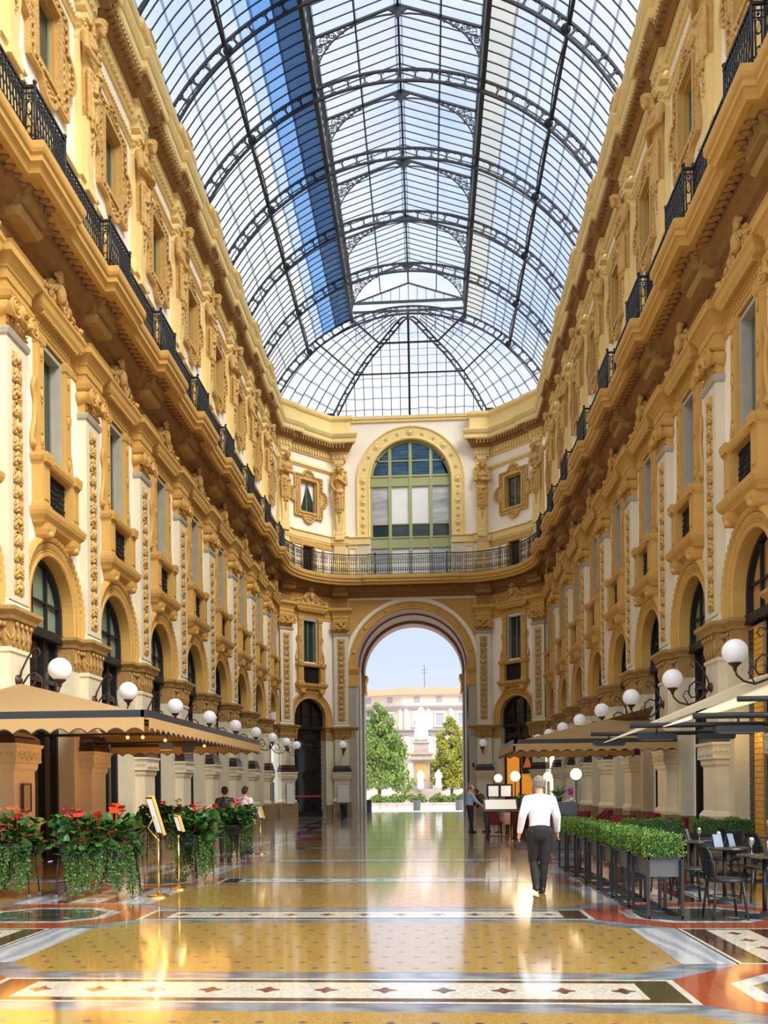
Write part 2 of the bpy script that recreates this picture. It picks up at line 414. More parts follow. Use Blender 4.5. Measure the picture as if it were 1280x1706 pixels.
# ------------------------------------------------------------------ pilaster (part of the wall) and its sub-parts
def pier_meshes():
    D = {}
    core = MB()       # pier core between two shop arches
    core.mi = 0; core.stack(.82, 0, [(0,.0),(5.12,0)], back=-.5)
    D['core'] = core.mesh('pier_core', M['stone_w'])
    p = MB(); p.stack(.43, .24, [(.80,.08),(.90,.10),(.96,.07),(1.02,.02),(1.98,.02),(2.04,.06),(2.12,.07)])
    D['pedestal'] = p.mesh('pedestal', M['stone_w'])
    q = MB(); q.stack(.45, .26, [(0,.10),(.12,.10),(.14,.08),(.82,.07)]); q.stack(.83, .03, [(0,.0),(.78,.0),(.82,-.02)], back=-.45)
    D['plinth'] = q.mesh('plinth', M['stone_d'])
    c = MB(); c.stack(.43, .24, [(2.12,.06),(2.15,.08),(2.15,.09),(2.44,.11),(2.46,.15),(2.52,.15)])
    D['dado_cap'] = c.mesh('dado_cap', M['stone'])
    co = MB()
    for z in (2.175, 2.425): co.box(-.53, .53, .30, .365, z-.018, z+.018); [co.box(*sorted((s*.50, s*.545)), -.02, .36, z-.018, z+.018) for s in (-1, 1)]
    for x in (-.515, 0, .515): co.box(x-.018, x+.018, .30, .362, 2.16, 2.44)
    for i in range(10):
        x = -.45+.10*i
        spiral(co, x, 2.30+.02*(-1)**i, .355, .062, 1.2, PI*(i % 2), 1 if i % 2 else -1, .020, 9); co.ball((x+.05, .35, 2.30-.05*(-1)**i), (.025,.02,.035), 6, 4)
    for s in (-1, 1):
        for i in range(3):
            co.T = Matrix.Translation((s*.535, .06+.11*i, 2.30)) @ Matrix.Rotation(R(90), 4, 'Z'); spiral(co, 0, 0, 0, .055, 1.2, 0, 1, .018, 8); co.T = None
    D['dado_carving'] = co.mesh('dado_carving', M['stone'])
    b = MB(); b.stack(.42, .22, [(2.5,.10),(2.51,.12),(2.62,.12),(2.66,.07),(2.74,.09),(2.80,.05),(2.9,.02)]); pass
    D['dark_base'] = b.mesh('dark_base', M['darkmarble'])
    s = MB(); s.stack(.41, .2, [(2.9,0),(4.27,0),(4.29,.03),(4.36,.03),(4.38,.0)])
    D['lower_shaft'] = s.mesh('lower_shaft', M['stone_w'])
    f = MB(); f.stack(.41, .2, [(4.36,.0),(4.9,.05),(4.9,.10),(4.97,.12),(5.06,.20),(5.13,.2),(5.15,.05)])
    f.stack(.82, 0, [(4.36,.0),(4.9,.03),(4.9,.06),(4.97,.08),(5.06,.15),(5.13,.15),(5.15,.02)], back=-.45)
    acanthus_row(f, -.40, .40, 4.38, 4.88, .22, 4, .05)
    for sg in (-1, 1): acanthus_row(f, sg*.62-.16, sg*.62+.16, 4.38, 4.88, .02, 2, .04)
    f.T = Matrix.Translation((-.41, .1, 0)) @ Matrix.Rotation(R(90), 4, 'Z'); acanthus_row(f, -.12, .12, 4.38, 4.88, 0, 1, .04)
    f.T = Matrix.Translation((.41, .1, 0)) @ Matrix.Rotation(R(-90), 4, 'Z'); acanthus_row(f, -.12, .12, 4.38, 4.88, 0, 1, .04); f.T = None
    D['impost'] = f.mesh('impost_frieze', M['ochre_m'])
    g = MB(); g.stack(.41, .17, [(5.12,.05),(5.2,.05),(5.26,.02),(5.3,0),(10.36,0)])
    for sg in (-1, 1): g.box(sg*.41 if sg < 0 else .22, -.22 if sg < 0 else .41, .1, .205, 5.3, 10.36)
    g.box(-.215, .215, .1, .203, 5.30, 5.40); g.box(-.215, .215, .1, .203, 10.16, 10.35)
    D['shaft'] = g.mesh('giant_shaft', M['stone'])
    h = MB(); h.stack(.41, .205, [(10.34,.0),(10.38,.04),(10.46,.06),(10.5,.06),(10.5,.0)])
    D['collar'] = h.mesh('shaft_collar', M['greystone'])
    D['ornament'] = candelabrum(5.44, 10.12, .185, .205, 3).mesh('ornament_strip', M['carved'])
    k = MB(); k.stack(.40, .19, [(10.5,0),(10.78,0),(10.8,.05),(10.92,.09),(11.0,.05)])
    for sg in (-1, 1):
        k.T = Matrix.Translation((sg*.38, 0, 10.86)) @ Matrix.Rotation(R(-90), 4, 'X')
        k.lathe([(.16,-.02),(.15,.1),(.11,.2),(.15,.30),(.19,.36),(.19,.40),(.165,.41),(.165,.395),(.15,.395)], n=16)
        k.T = None
        spiral(k, sg*.38, 10.86, .405, .135, 1.6, PI/2, -sg, .022)
        k.ball((sg*.38, .41, 10.86), (.035, .03, .035), 7, 5)
        spiral(k, sg*.40, 10.62, .22, .07, 1, PI/2, sg, .016, 8)
        k.tube([(sg*.34,.34,11.0),(sg*.22,.37,10.80),(0,.36,10.70)], [.05,.06,.07], 7)
    k.ball((0, .30, 10.98), (.10, .10, .14), 9, 7); k.ball((0, .38, 10.95), (.035,.04,.04), 6, 4)
    acanthus_row(k, -.3, .3, 10.52, 10.76, .19, 5, .02)
    k.stack(.44, .26, [(11.02,0),(11.06,.05),(11.16,.08),(11.2,.08)])
    D['capital'] = k.mesh('capital', M['ochre'])
    # frieze block above, with the bracket that carries the balcony
    e = MB(); e.stack(.40, .10, [(11.98,0),(12.62,0)]); e.stack(.44, .5, [(12.62,-.02),(12.72,.04),(12.78,.04),(12.80,0),(13.21,.0)])
    e.stack(.36, .66, [(12.86,0),(13.1,0),(13.2,.05)])
    for i in range(8): e.box(-.28+.08*i-.02, -.28+.08*i+.02, .5, .69, 12.92, 13.06)
    for sg in (-1, 1):
        for i in range(3): e.ball((sg*.45, .12+.17*i, 12.98), (.03, .06, .07), 6, 4)
    D['console'] = e.mesh('balcony_bracket', M['ochre_m'])
    # upper order: pilaster behind the figure
    u = MB(); u.stack(.34, .12, [(13.5,.08),(14.6,.08),(14.66,.0),(15.62,0)]); u.stack(.34, .14, [(16.02,.03),(16.4,.03),(16.46,.0),(20.0,-.02)])
    u.stack(.30, .2, [(19.35,0),(19.45,.05),(19.55,.05),(19.6,.0),(19.75,.0)])
    u.stack(.26, .22, [(20.25,0),(20.95,0)])
    D['upper'] = u.mesh('upper_pilaster', M['ochre_l'])
    return D
PM = pier_meshes()
def place_pilaster(par, loc, rz, core=True, up=True):
    root = link('pilaster', PM['shaft'], par, loc, rz)
    for nm, key in (('pedestal','pedestal'),('plinth','plinth'),('dado_cap','dado_cap'),('dado_carving','dado_carving'),('dark_base','dark_base'),('lower_shaft','lower_shaft'),('impost_frieze','impost'),
                    ('shaft_collar','collar'),('ornament_strip','ornament'),('capital','capital'),('balcony_bracket','console')):
        link(nm, PM[key], root)
    if core: link('pier_core', PM['core'], root)
    if up: link('upper_pilaster', PM['upper'], root)
    return root
for n in NP:
    place_pilaster(wallL, (-WX, YL(n), 0), R(-90)); place_pilaster(wallR, (WX, YR(n), 0), R(90))
for sd, rz in ((-1, A_L), (1, A_R)):
    x, y = on_chamfer(sd, .5); place_pilaster(wallE, (x, y, 0), rz, core=False)
for sd in (-1, 1): place_pilaster(wallE, (sd*4.08, CY1, 0), PI, core=False)

# ------------------------------------------------------------------ wall surfaces per bay
def bay_wall(hw, corner=False):
    mb = MB(); y = 0; zc = SP+STILT; n = 20
    zt = 8.75
    # arch wall
    for i in range(n):
        a, b = PI*i/n, PI*(i+1)/n
        p = (AR*math.cos(a), zc+AR*math.sin(a)); q = (AR*math.cos(b), zc+AR*math.sin(b))
        mb.poly([(p[0],y,p[1]),(q[0],y,q[1]),(q[0],y,zt),(p[0],y,zt)])
    for s in (-1, 1):
        mb.poly([(s*AR,y,SP),(s*hw,y,SP),(s*hw,y,zt),(s*AR,y,zt)])
        mb.poly([(s*.50,y,zt),(s*hw,y,zt),(s*hw,y,11.3),(s*.50,y,11.3)])
    mb.poly([(-hw,y,11.3),(hw,y,11.3),(hw,y,12.1),(-hw,y,12.1)])
    return mb.mesh('cream_wall', M['cream'])
def upper_wall(hw):
    mb = MB(); y = -.02
    w = .57; z0, z1 = 17.2, 18.95
    mb.poly([(-hw,y,16),(hw,y,16),(hw,y,z0),(-hw,y,z0)]); mb.poly([(-hw,y,z1),(hw,y,z1),(hw,y,20.5),(-hw,y,20.5)])
    for s in (-1, 1): mb.poly([(s*w,y,z0),(s*hw,y,z0),(s*hw,y,z1),(s*w,y,z1)])
    # below the belt: doorway with pale side panels
    w = .38; z0, z1 = 13.3, 15.3
    mb.poly([(-hw,y,z1),(hw,y,z1),(hw,y,16),(-hw,y,16)])
    for s in (-1, 1): mb.poly([(s*w,y,z0),(s*hw,y,z0),(s*hw,y,z1),(s*w,y,z1)])
    return mb.mesh('upper_cream_wall', M['cream'])
def frieze_wall(hw):
    mb = MB(); mb.poly([(-hw,.02,12.0),(hw,.02,12.0),(hw,.02,13.3),(-hw,.02,13.3)])
    for s in (-1, 1): mb.box(s*.9-.02, s*.9+.02, .0, .035, 12.05, 12.6)
    mb.mi = 0
    for s in (-1, 1):
        x0, x1 = sorted((s*.46, s*hw)); mb.box(x0, x1, -.02, .03, 15.3, 15.62)
        mb.box(*sorted((s*.40, s*.52)), -.02, .05, 13.4, 15.36); mb.box(*sorted((s*.98, s*1.12)), -.02, .04, 13.4, 15.36)
    mb.box(-.5, .5, -.02, .05, 15.3, 15.6)
    return mb.mesh('ochre_frieze', M['ochre'])
def archivolt():
    mb = MB(); zc = SP+STILT
    prof = [(1.10,-.42),(1.10,.03),(1.13,.06),(1.19,.06),(1.21,.03),(1.27,.03),(1.29,.05),(1.37,.08),(1.40,.08)]
    mb.arc_sweep(0, zc, prof, SP, 28)
    def mod(j, q, r, y):
        return (r+(.018 if j % 2 else -.008)*(1 if q in (1,2,3) else 0), y+(.02 if j % 2 else 0)*(1 if q in (1,2,3) else 0))
    mb.arc_sweep(0, zc, [(1.40,.05),(1.42,.10),(1.48,.13),(1.54,.09),(1.56,.0)], SP, 56, mod=mod)
    for i in range(56):
        a = PI*(i+.5)/56; r = 1.24; mb.ball((r*math.cos(a), .04, zc+r*math.sin(a)), .022, 5, 4)
    for s in (-1, 1):
        for k in range(8): mb.ball((s*1.24, .04, SP+.03+.055*k), .022, 5, 4)
        for k in range(5): mb.ball((s*1.48, .11, SP+.05+.09*k), (.055,.03,.035), 6, 4)
    return mb.mesh('archivolt', M['ochre'])
WM = {'l': bay_wall(3.87/2+.02), 'r': bay_wall(3.95/2+.02), 'c': bay_wall(1.98)}
UM = {'l': upper_wall(3.87/2+.02), 'r': upper_wall(3.95/2+.02), 'c': upper_wall(1.98)}
FM = {'l': frieze_wall(3.87/2+.02), 'r': frieze_wall(3.95/2+.02), 'c': frieze_wall(1.98)}
AM = archivolt()
NB = range(-1, 8)
bays = [('l', wallL, (-WX, LB(n), 0), R(-90), n) for n in NB] + [('r', wallR, (WX, RB(n), 0), R(90), n) for n in NB]
cl = on_chamfer(-1, 2.24); cr = on_chamfer(1, 2.24)
bays += [('c', wallE, (cl[0], cl[1], 0), A_L, 0), ('c', wallE, (cr[0], cr[1], 0), A_R, 1)]
for k, par, loc, rz, n in bays:
    w = link('wall_panel', WM[k], par, loc, rz)
    link('archivolt', AM, w); link('ochre_frieze', FM[k], w); link('upper_wall_panel', UM[k], w)

# ------------------------------------------------------------------ continuous mouldings
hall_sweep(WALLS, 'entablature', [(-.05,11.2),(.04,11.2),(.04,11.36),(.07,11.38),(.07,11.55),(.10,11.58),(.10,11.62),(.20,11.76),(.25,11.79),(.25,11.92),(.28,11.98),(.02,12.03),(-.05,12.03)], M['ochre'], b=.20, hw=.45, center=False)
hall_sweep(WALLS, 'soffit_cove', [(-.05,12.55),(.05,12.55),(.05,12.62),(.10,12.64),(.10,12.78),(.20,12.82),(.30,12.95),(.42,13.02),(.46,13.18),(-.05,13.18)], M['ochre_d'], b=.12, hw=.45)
hall_sweep(WALLS, 'belt_course', [(-.05,15.6),(.05,15.6),(.05,15.66),(.08,15.7),(.08,15.98),(.14,16.04),(.14,16.08),(-.05,16.1)], M['ochre_l'], b=.10, hw=.40, center=False)
hall_sweep(WALLS, 'beaded_string', [(-.05,19.68),(.03,19.68),(.05,19.74),(.09,19.76),(.09,19.84),(.06,19.88),(.03,19.96),(-.05,19.97)], M['ochre_l'], b=.13, hw=.36, center=False)
hall_sweep(WALLS, 'dentil_band', [(-.05,20.42),(.05,20.42),(.07,20.5),(.07,20.78),(.14,20.84),(.16,20.9),(-.05,20.9)], M['ochre_l'], b=.16, hw=.36, center=False)
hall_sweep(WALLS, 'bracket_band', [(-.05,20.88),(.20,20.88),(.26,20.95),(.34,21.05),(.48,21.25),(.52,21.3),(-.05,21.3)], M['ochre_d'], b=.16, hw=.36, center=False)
hall_sweep(WALLS, 'cornice', [(-.05,21.26),(.55,21.26),(.58,21.32),(.58,21.5),(.62,21.54),(.66,21.62),(.70,21.72),(.70,21.78),(.4,21.82),(-.05,21.82)], M['ochre_l'], b=.14, hw=.42, center=False)
hall_sweep(WALLS, 'parapet', [(-.05,21.75),(.42,21.75),(.42,21.9),(.36,21.95),(.36,22.55),(.44,22.62),(.48,22.7),(.48,22.85),(.30,22.9),(.0,22.95),(-.05,22.95)], M['ochre_l'], b=.10, hw=.34, center=False)
def dents(par, name, path, i0, i1, w0, z0, sz, step, m, ball=False):
    mb = MB()
    for i in range(i0, i1):
        a, b = path[i], path[i+1]; L = math.hypot(b[0]-a[0], b[1]-a[1])
        if L < .25: continue
        d = ((b[0]-a[0])/L, (b[1]-a[1])/L); nr = (d[1], -d[0]); k = max(1, int(L/step))
        for j in range(k):
            s = L*(j+.5)/k; cx, cy = a[0]+d[0]*s+nr[0]*w0, a[1]+d[1]*s+nr[1]*w0
            mb.T = Matrix.Translation((cx, cy, z0)) @ Matrix.Rotation(math.atan2(d[1], d[0]), 4, 'Z')
            if ball: mb.ball((0,0,0), sz, 6, 4)
            else: mb.box(-sz[0], sz[0], -sz[1], sz[1], -sz[2], sz[2])
            mb.T = None
    if mb.v: mb.build(name, m, par)
path, ix = hall_path(.14, .40)
for a, b, par in ((ix[0], ix[1], wallL), (ix[1], ix[2]+4, wallE), (ix[3]-4, ix[4], wallE), (ix[4], ix[5], wallR)):
    dents(par, 'dentils', path, a, b, .10, 20.64, (.055,.06,.11), .19, M['ochre_l'])
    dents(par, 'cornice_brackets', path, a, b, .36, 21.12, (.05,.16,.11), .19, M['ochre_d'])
    dents(par, 'cornice_beads', path, a, b, .52, 21.22, (.035,.035,.035), .13, M['ochre_l'], True)
    if par is not wallE: dents(par, 'parapet_carving', path, a, b, .38, 22.25, (.10,.05,.16), .30, M['carved'], True)
    dents(par, 'string_beads', path, a, b, .10, 19.8, (.03,.03,.03), .11, M['ochre_l'], True)
# parapet acroteria above each pilaster
ak = MB(); ak.stack(.22, .52, [(21.8,.06),(21.9,.06),(21.94,0),(22.75,0),(22.82,.06),(22.98,.08),(23.05,0)], back=.1)
for s in (-1, 1): ak.T = Matrix.Translation((s*.2,.5,22.93)); ak.ball((0,0,0),(.07,.1,.1),8,6); ak.T = None
akm = ak.mesh('parapet_block', M['ochre'])
for n in NP:
    link('parapet_block', akm, wallL, (-WX, YL(n), 0), R(-90)); link('parapet_block', akm, wallR, (WX, YR(n), 0), R(90))

# ------------------------------------------------------------------ windows
WIN = [0]
def win(label, loc, rz):
    WIN[0] += 1
    return tag(empty('window_%d' % WIN[0], loc, rz), label, 'window', kind='structure')
def shop_window_meshes():
    D = {}; zc = SP+STILT
    f = MB()
    f.arc_sweep(0, zc, [(1.10,-.36),(1.10,-.24),(1.0,-.24),(1.0,-.36)], SP, 20)
    for x in (-.36, .36): f.box(x-.025, x+.025, -.34, -.27, SP, zc+.92)
    f.box(-1.1, 1.1, -.34, -.28, SP+.62, SP+.67); f.box(-1.1, 1.1, -.40, -.2, SP-.16, SP+.04)
    D['frame'] = f.mesh('arch_frame', M['iron'])
    p = MB(); pts = [(-1.05, SP)] + [(1.05*math.cos(PI-PI*i/20), zc+1.05*math.sin(PI-PI*i/20)) for i in range(21)] + [(1.05, SP)]
    p.prism(pts, -.40, -.37)
    D['pane_g'] = p.mesh('arch_pane', M['curtain_g']); D['pane_t'] = p.mesh('arch_pane', M['curtain_t']); D['pane_d'] = p.mesh('arch_pane', M['darkglass'])
    d = MB(); d.box(-.82, .82, -.52, -.48, 0, SP)
    d.box(-1.1, 1.1, -.48, -.42, 3.4, SP-.1)
    D['dark'] = d.mesh('shop_glass', M['darkglass'])
    g = MB()
    for x in (-.98, -.36, .36, .98): g.box(x-.05, x+.05, -.46, -.34, 0, SP-.1)
    for z in (.02, 2.9, 4.0): g.box(-1.1, 1.1, -.46, -.35, z, z+.10)
    g.box(-1.08, 1.08, -.46, -.40, .1, .55)
    D['shopframe'] = g.mesh('shop_frame', M['iron'])
    dg = MB(); dg.box(-1.1, 1.1, -.44, -.42, .1, SP-.1); D['shopglass'] = dg.mesh('shop_glass', M['darkglass'])
    return D
SM = shop_window_meshes()
def noble_meshes():
    D = {}
    f = MB()      # grey stone lining
    for s in (-1, 1): f.box(*sorted((s*.42, s*.53)), -.20, .05, 8.72, 11.16)
    f.box(-.42, .42, -.20, .048, 11.06, 11.16)
    D['lining'] = f.mesh('stone_lining', M['greystone'])
    p = MB(); p.box(-.44, .44, -.24, -.18, 8.6, 11.2); D['pane'] = p.mesh('window_pane', M['greenglass']); D['pane_s'] = p.mesh('window_pane', M['shutter'])
    m = MB(); m.box(-.03, .03, -.20, -.15, 8.7, 11.1)
    for s in (-1, 1): m.box(*sorted((s*.37, s*.425)), -.19, -.155, 8.7, 11.08)
    D['mull'] = m.mesh('mullion', M['shutter'])
    j = MB()
    for s in (-1, 1):
        cx = s*.69
        j.stack(.13, .13, [(8.62,.03),(8.76,.03),(8.80,0),(10.98,0),(11.02,.03),(11.14,.05),(11.2,.05)], cx=cx)
        for z in (8.98, 9.95, 10.82):
            j.ball((cx, .14, z), (.06,.03,.11), 7, 5); spiral(j, cx, z+.14, .15, .04, 1, 0, s, .012, 7); spiral(j, cx, z-.14, .15, .04, 1, 0, -s, .012, 7)
        # side volute
        pts = [(s*(.83+.16*math.exp(-((t-.1)/.25)**2)+.10*math.exp(-((t-.85)/.1)**2)), .05, 8.75+1.5*t) for t in [i/14 for i in range(15)]]
        j.tube(pts, [.05]*15, 6); j.ball((s*.93,.06,8.85),(.08,.06,.09),7,5)
        j.ball((s*.90,.06,10.1),(.05,.05,.07),7,5)
    j.box(-.83, .83, -.02, .10, 11.2, 11.32)
    D['jambs'] = j.mesh('window_surround', M['ochre'])
    c = MB(); c.stack(.86, .12, [(11.3,0),(11.48,0),(11.5,.05),(11.56,.05),(11.6,.18),(11.68,.22),(11.8,.24),(11.86,.28),(11.92,.28)])
    for i in range(18): c.box(-.86+.1*i, -.80+.1*i, .1, .30, 11.53, 11.61)
    for i in range(14): c.ball((-.78+.12*i, .13, 11.4), (.045,.02,.05), 6, 4)
    D['cornice'] = c.mesh('pediment_cornice', M['ochre'])
    o = MB()
    tym = [(-1.02,11.92),(1.02,11.92),(1.0,12.06),(.72,12.14),(.52,12.38),(.30,12.62),(0,12.72),(-.30,12.62),(-.52,12.38),(-.72,12.14),(-1.0,12.06)]
    o.prism(tym, .02, .2)
    for s in (-1, 1):
        spiral(o, s*.34, 12.24, .24, .17, 1.5, PI/2, -s, .045, 14); spiral(o, s*.70, 12.08, .24, .10, 1.3, PI/2, s, .03, 12)
        for q in range(5): leafblob(o, s*(.15+.18*q), 12.5-.09*q, .24, s*(.5+.2*q), .13, .05, .07)
        o.stack(.10, .34, [(11.92,.02),(12.0,.02),(12.04,-.02),(12.12,-.02),(12.15,-.06)], cx=s*.98)
        o.ball((s*.98,.3,12.12),(.09,.09,.07),8,5)
    o.ball((0,.28,12.42),(.15,.12,.22),9,7); o.ball((0,.26,12.8),(.11,.09,.16),8,6); o.ball((0,.26,13.0),(.05,.05,.1),7,5)
    for a in range(-3, 4): leafblob(o, .13*math.sin(a*.5), 12.75+.13*math.cos(a*.5), .25, a*.5, .13, .035, .05)
    D['crest'] = o.mesh('carved_crest', M['carved'])
    s_ = MB()
    s_.stack(.95, .22, [(8.44,0),(8.48,.04),(8.56,.07),(8.62,.07)])
    for s in (-1, 1):
        s_.stack(.17, .25, [(7.5,.03),(7.6,.03),(7.63,0),(8.40,0),(8.46,.03)], cx=s*.76)
        s_.stack(.12, .30, [(8.46,.03),(8.6,.05),(8.66,.05)], cx=s*.76)
        s_.box(s*.76-.10, s*.76+.10, .24, .27, 7.7, 8.3)
    s_.stack(.92, .24, [(7.0,-.3),(7.16,-.10),(7.2,0),(7.26,.03),(7.34,.10),(7.42,.13),(7.5,.14),(7.52,.02)])
    for s in (-1, 1):
        s_.stack(.14, .30, [(6.92,-.08),(6.98,-.02),(7.08,.02),(7.2,.03)], cx=s*.66)
        s_.ball((s*.66,.24,7.0),(.12,.12,.10),8,5)
    D['balconette'] = s_.mesh('balconette', M['ochre'])
    g = MB(); g.box(-.60, .60, .02, .05, 7.5, 8.46); D['grille_back'] = g.mesh('grille_back', M['iron'])
    gr = MB()
    for i in range(9):
        for j2 in range(7):
            spiral(gr, -.52+.13*i, 7.58+.13*j2, .07, .055, 1.1, (i+j2)*PI/2, 1 if (i+j2) % 2 else -1, .012, 7)
    D['grille'] = gr.mesh('iron_grille', M['iron'])
    return D
NM = noble_meshes()
def contour(t, hx, hz, lx, lz):
    # rectangle with a lobe on every side, as (x, z) at angle t
    c, s = math.cos(t), math.sin(t)
    k = 1/max(abs(c)/hx, abs(s)/hz); x, z = c*k, s*k
    for (ox, oz, rr) in ((hx-.06, 0, lx), (-hx+.06, 0, lx), (0, hz-.06, lz), (0, -hz+.06, lz)):
        b = c*ox+s*oz; disc = b*b-(ox*ox+oz*oz-rr*rr)
        if disc > 0:
            kk = b+math.sqrt(disc)
            if kk > k and kk*math.hypot(c, s) < k+rr: k = max(k, kk); x, z = c*k, s*k
    return x, z
def ring(mb, outer, inner, y0, y1, n=96):
    vs = []; fs = []
    for i in range(n):
        t = 2*PI*(i+.5)/n
        xo, zo = outer(t); xi, zi = inner(t)
        vs += [(xo,y0,zo),(xo,y1,zo),(xi,y1,zi),(xi,y0,zi)]
    for i in range(n):
        a, b = i*4, ((i+1) % n)*4
        for k in range(3): fs.append((a+k, b+k, b+k+1, a+k+1))
    mb.add(vs, fs)
def upper_meshes():
    D = {}; zc = 18.07
    def rect(t, hx, hz):
        c, s = math.cos(t), math.sin(t); k = 1/max(abs(c)/hx, abs(s)/hz); return c*k, s*k
    sh = lambda f: (lambda t: (f(t)[0], f(t)[1]+zc))
    mb = MB()
    ring(mb, sh(lambda t: contour(t,1.0,1.18,.46,.40)), sh(lambda t: rect(t,.57,.88)), -.04, .06)
    ring(mb, sh(lambda t: contour(t,1.0,1.18,.46,.40)), sh(lambda t: contour(t,.93,1.11,.41,.35)), .06, .12)
    ring(mb, sh(lambda t: rect(t,.68,.99)), sh(lambda t: rect(t,.57,.88)), .06, .11)
    for s in (-1, 1):
        for k in range(-5, 6): leafblob(mb, s*.80, zc+.19*k, .07, s*(.5 if k > 0 else 2.6), .10, .035, .03)
        for k in range(-2, 3): leafblob(mb, .2*k, zc+s*1.13, .07, 1.57, .09, .035, .03)
        for k in range(3): leafblob(mb, s*(1.10), zc-.2+.2*k, .07, s*.4*(k-1), .10, .04, .03)
    for i in range(44):
        t = 2*PI*(i+.5)/44; x, z = contour(t, .94, 1.10, .42, .35); mb.ball((x*.93, .10, zc+z*.94), (.05,.045,.05), 6, 4)
    D['frame'] = mb.mesh('carved_frame', M['carved'])
    r = MB()
    for s in (-1, 1): r.box(*sorted((s*.51, s*.60)), -.22, -.02, zc-.9, zc+.9)
    r.box(-.58, .58, -.22, -.021, zc+.80, zc+.9)
    for s in (-1, 1): r.box(*sorted((s*.38, s*.46)), -.33, -.021, 13.3, 15.4)
    r.box(-.46, .46, -.33, -.021, 15.28, 15.4); r.box(-.58, .58, -.22, .0, zc-.92, zc-.86)
    D['reveal'] = r.mesh('window_reveal', M['ochre'])
    p = MB(); p.box(-.56, .56, -.19, -.17, zc-.9, zc+.9); D['pane'] = p.mesh('window_pane', M['greenglass'])
    m = MB(); m.box(-.025, .025, -.18, -.14, zc-.9, zc+.85)
    for s in (-1, 1): m.box(*sorted((s*.46, s*.52)), -.18, -.14, zc-.9, zc+.85)
    D['sash'] = m.mesh('sash', M['curtain_g'])
    c = MB()
    for s in (-1, 1):
        c.prism([(s*.50, zc+.85), (s*.02, zc+.85), (s*.12, zc+.2), (s*.34, zc-.5), (s*.50, zc-.8)] if s > 0 else [(s*.50, zc+.85), (s*.50, zc-.3), (s*.36, zc+.1), (s*.02, zc+.85)], -.165, -.16)
    D['curtain'] = c.mesh('curtain', M['white'])
    d = MB(); d.box(-.60, .60, -.34, -.26, 13.3, 15.5); D['door'] = d.mesh('door_leaf', M['darkglass'])
    return D
UPM = upper_meshes()
side_name = {'l': 'left wall', 'r': 'right wall'}
for k, par, loc, rz, n in bays:
    if k == 'c':
        where = 'on the slanted corner left of the far archway' if n == 0 else 'on the slanted corner right of the far archway'
    else:
        where = 'in the %s, %s bay' % (side_name[k], ['foremost', 'first full', 'second full', 'third full', 'fourth full', 'fifth full', 'sixth full', 'seventh full', 'farthest'][n+1])
    w = win('tall window with carved crest and black grille balconette ' + where, loc, rz)
    link('stone_lining', NM['lining'], w); link('window_pane', NM['pane_s'] if k == 'r' else NM['pane'], w); link('mullion', NM['mull'], w)
    sr = link('window_surround', NM['jambs'], w); link('pediment_cornice', NM['cornice'], sr); link('carved_crest', NM['crest'], sr)
    b = link('balconette', NM['balconette'], w); link('grille_back', NM['grille_back'], b); link('iron_grille', NM['grille'], b)
    w = win('upper window in a lobed carved frame above the balcony ' + where, loc, rz)
    link('carved_frame', UPM['frame'], w); link('window_reveal', UPM['reveal'], w); link('window_pane', UPM['pane'], w); link('sash', UPM['sash'], w)
    link('door_leaf', UPM['door'], w)
    if k == 'c' and n == 0: link('curtain', UPM['curtain'], w)
    if k != 'c':
        w = win('arched shop window with dark frame at street level ' + where, loc, rz)
        link('arch_frame', SM['frame'], w)
        link('arch_pane', SM['pane_g'] if (k == 'l' and n <= 3) or (k == 'r' and n == 1) else SM['pane_t'] if k == 'r' and n in (-1, 0) else SM['pane_d'], w)
        link('shop_frame', SM['shopframe'], w); link('shop_glass', SM['shopglass'], w)
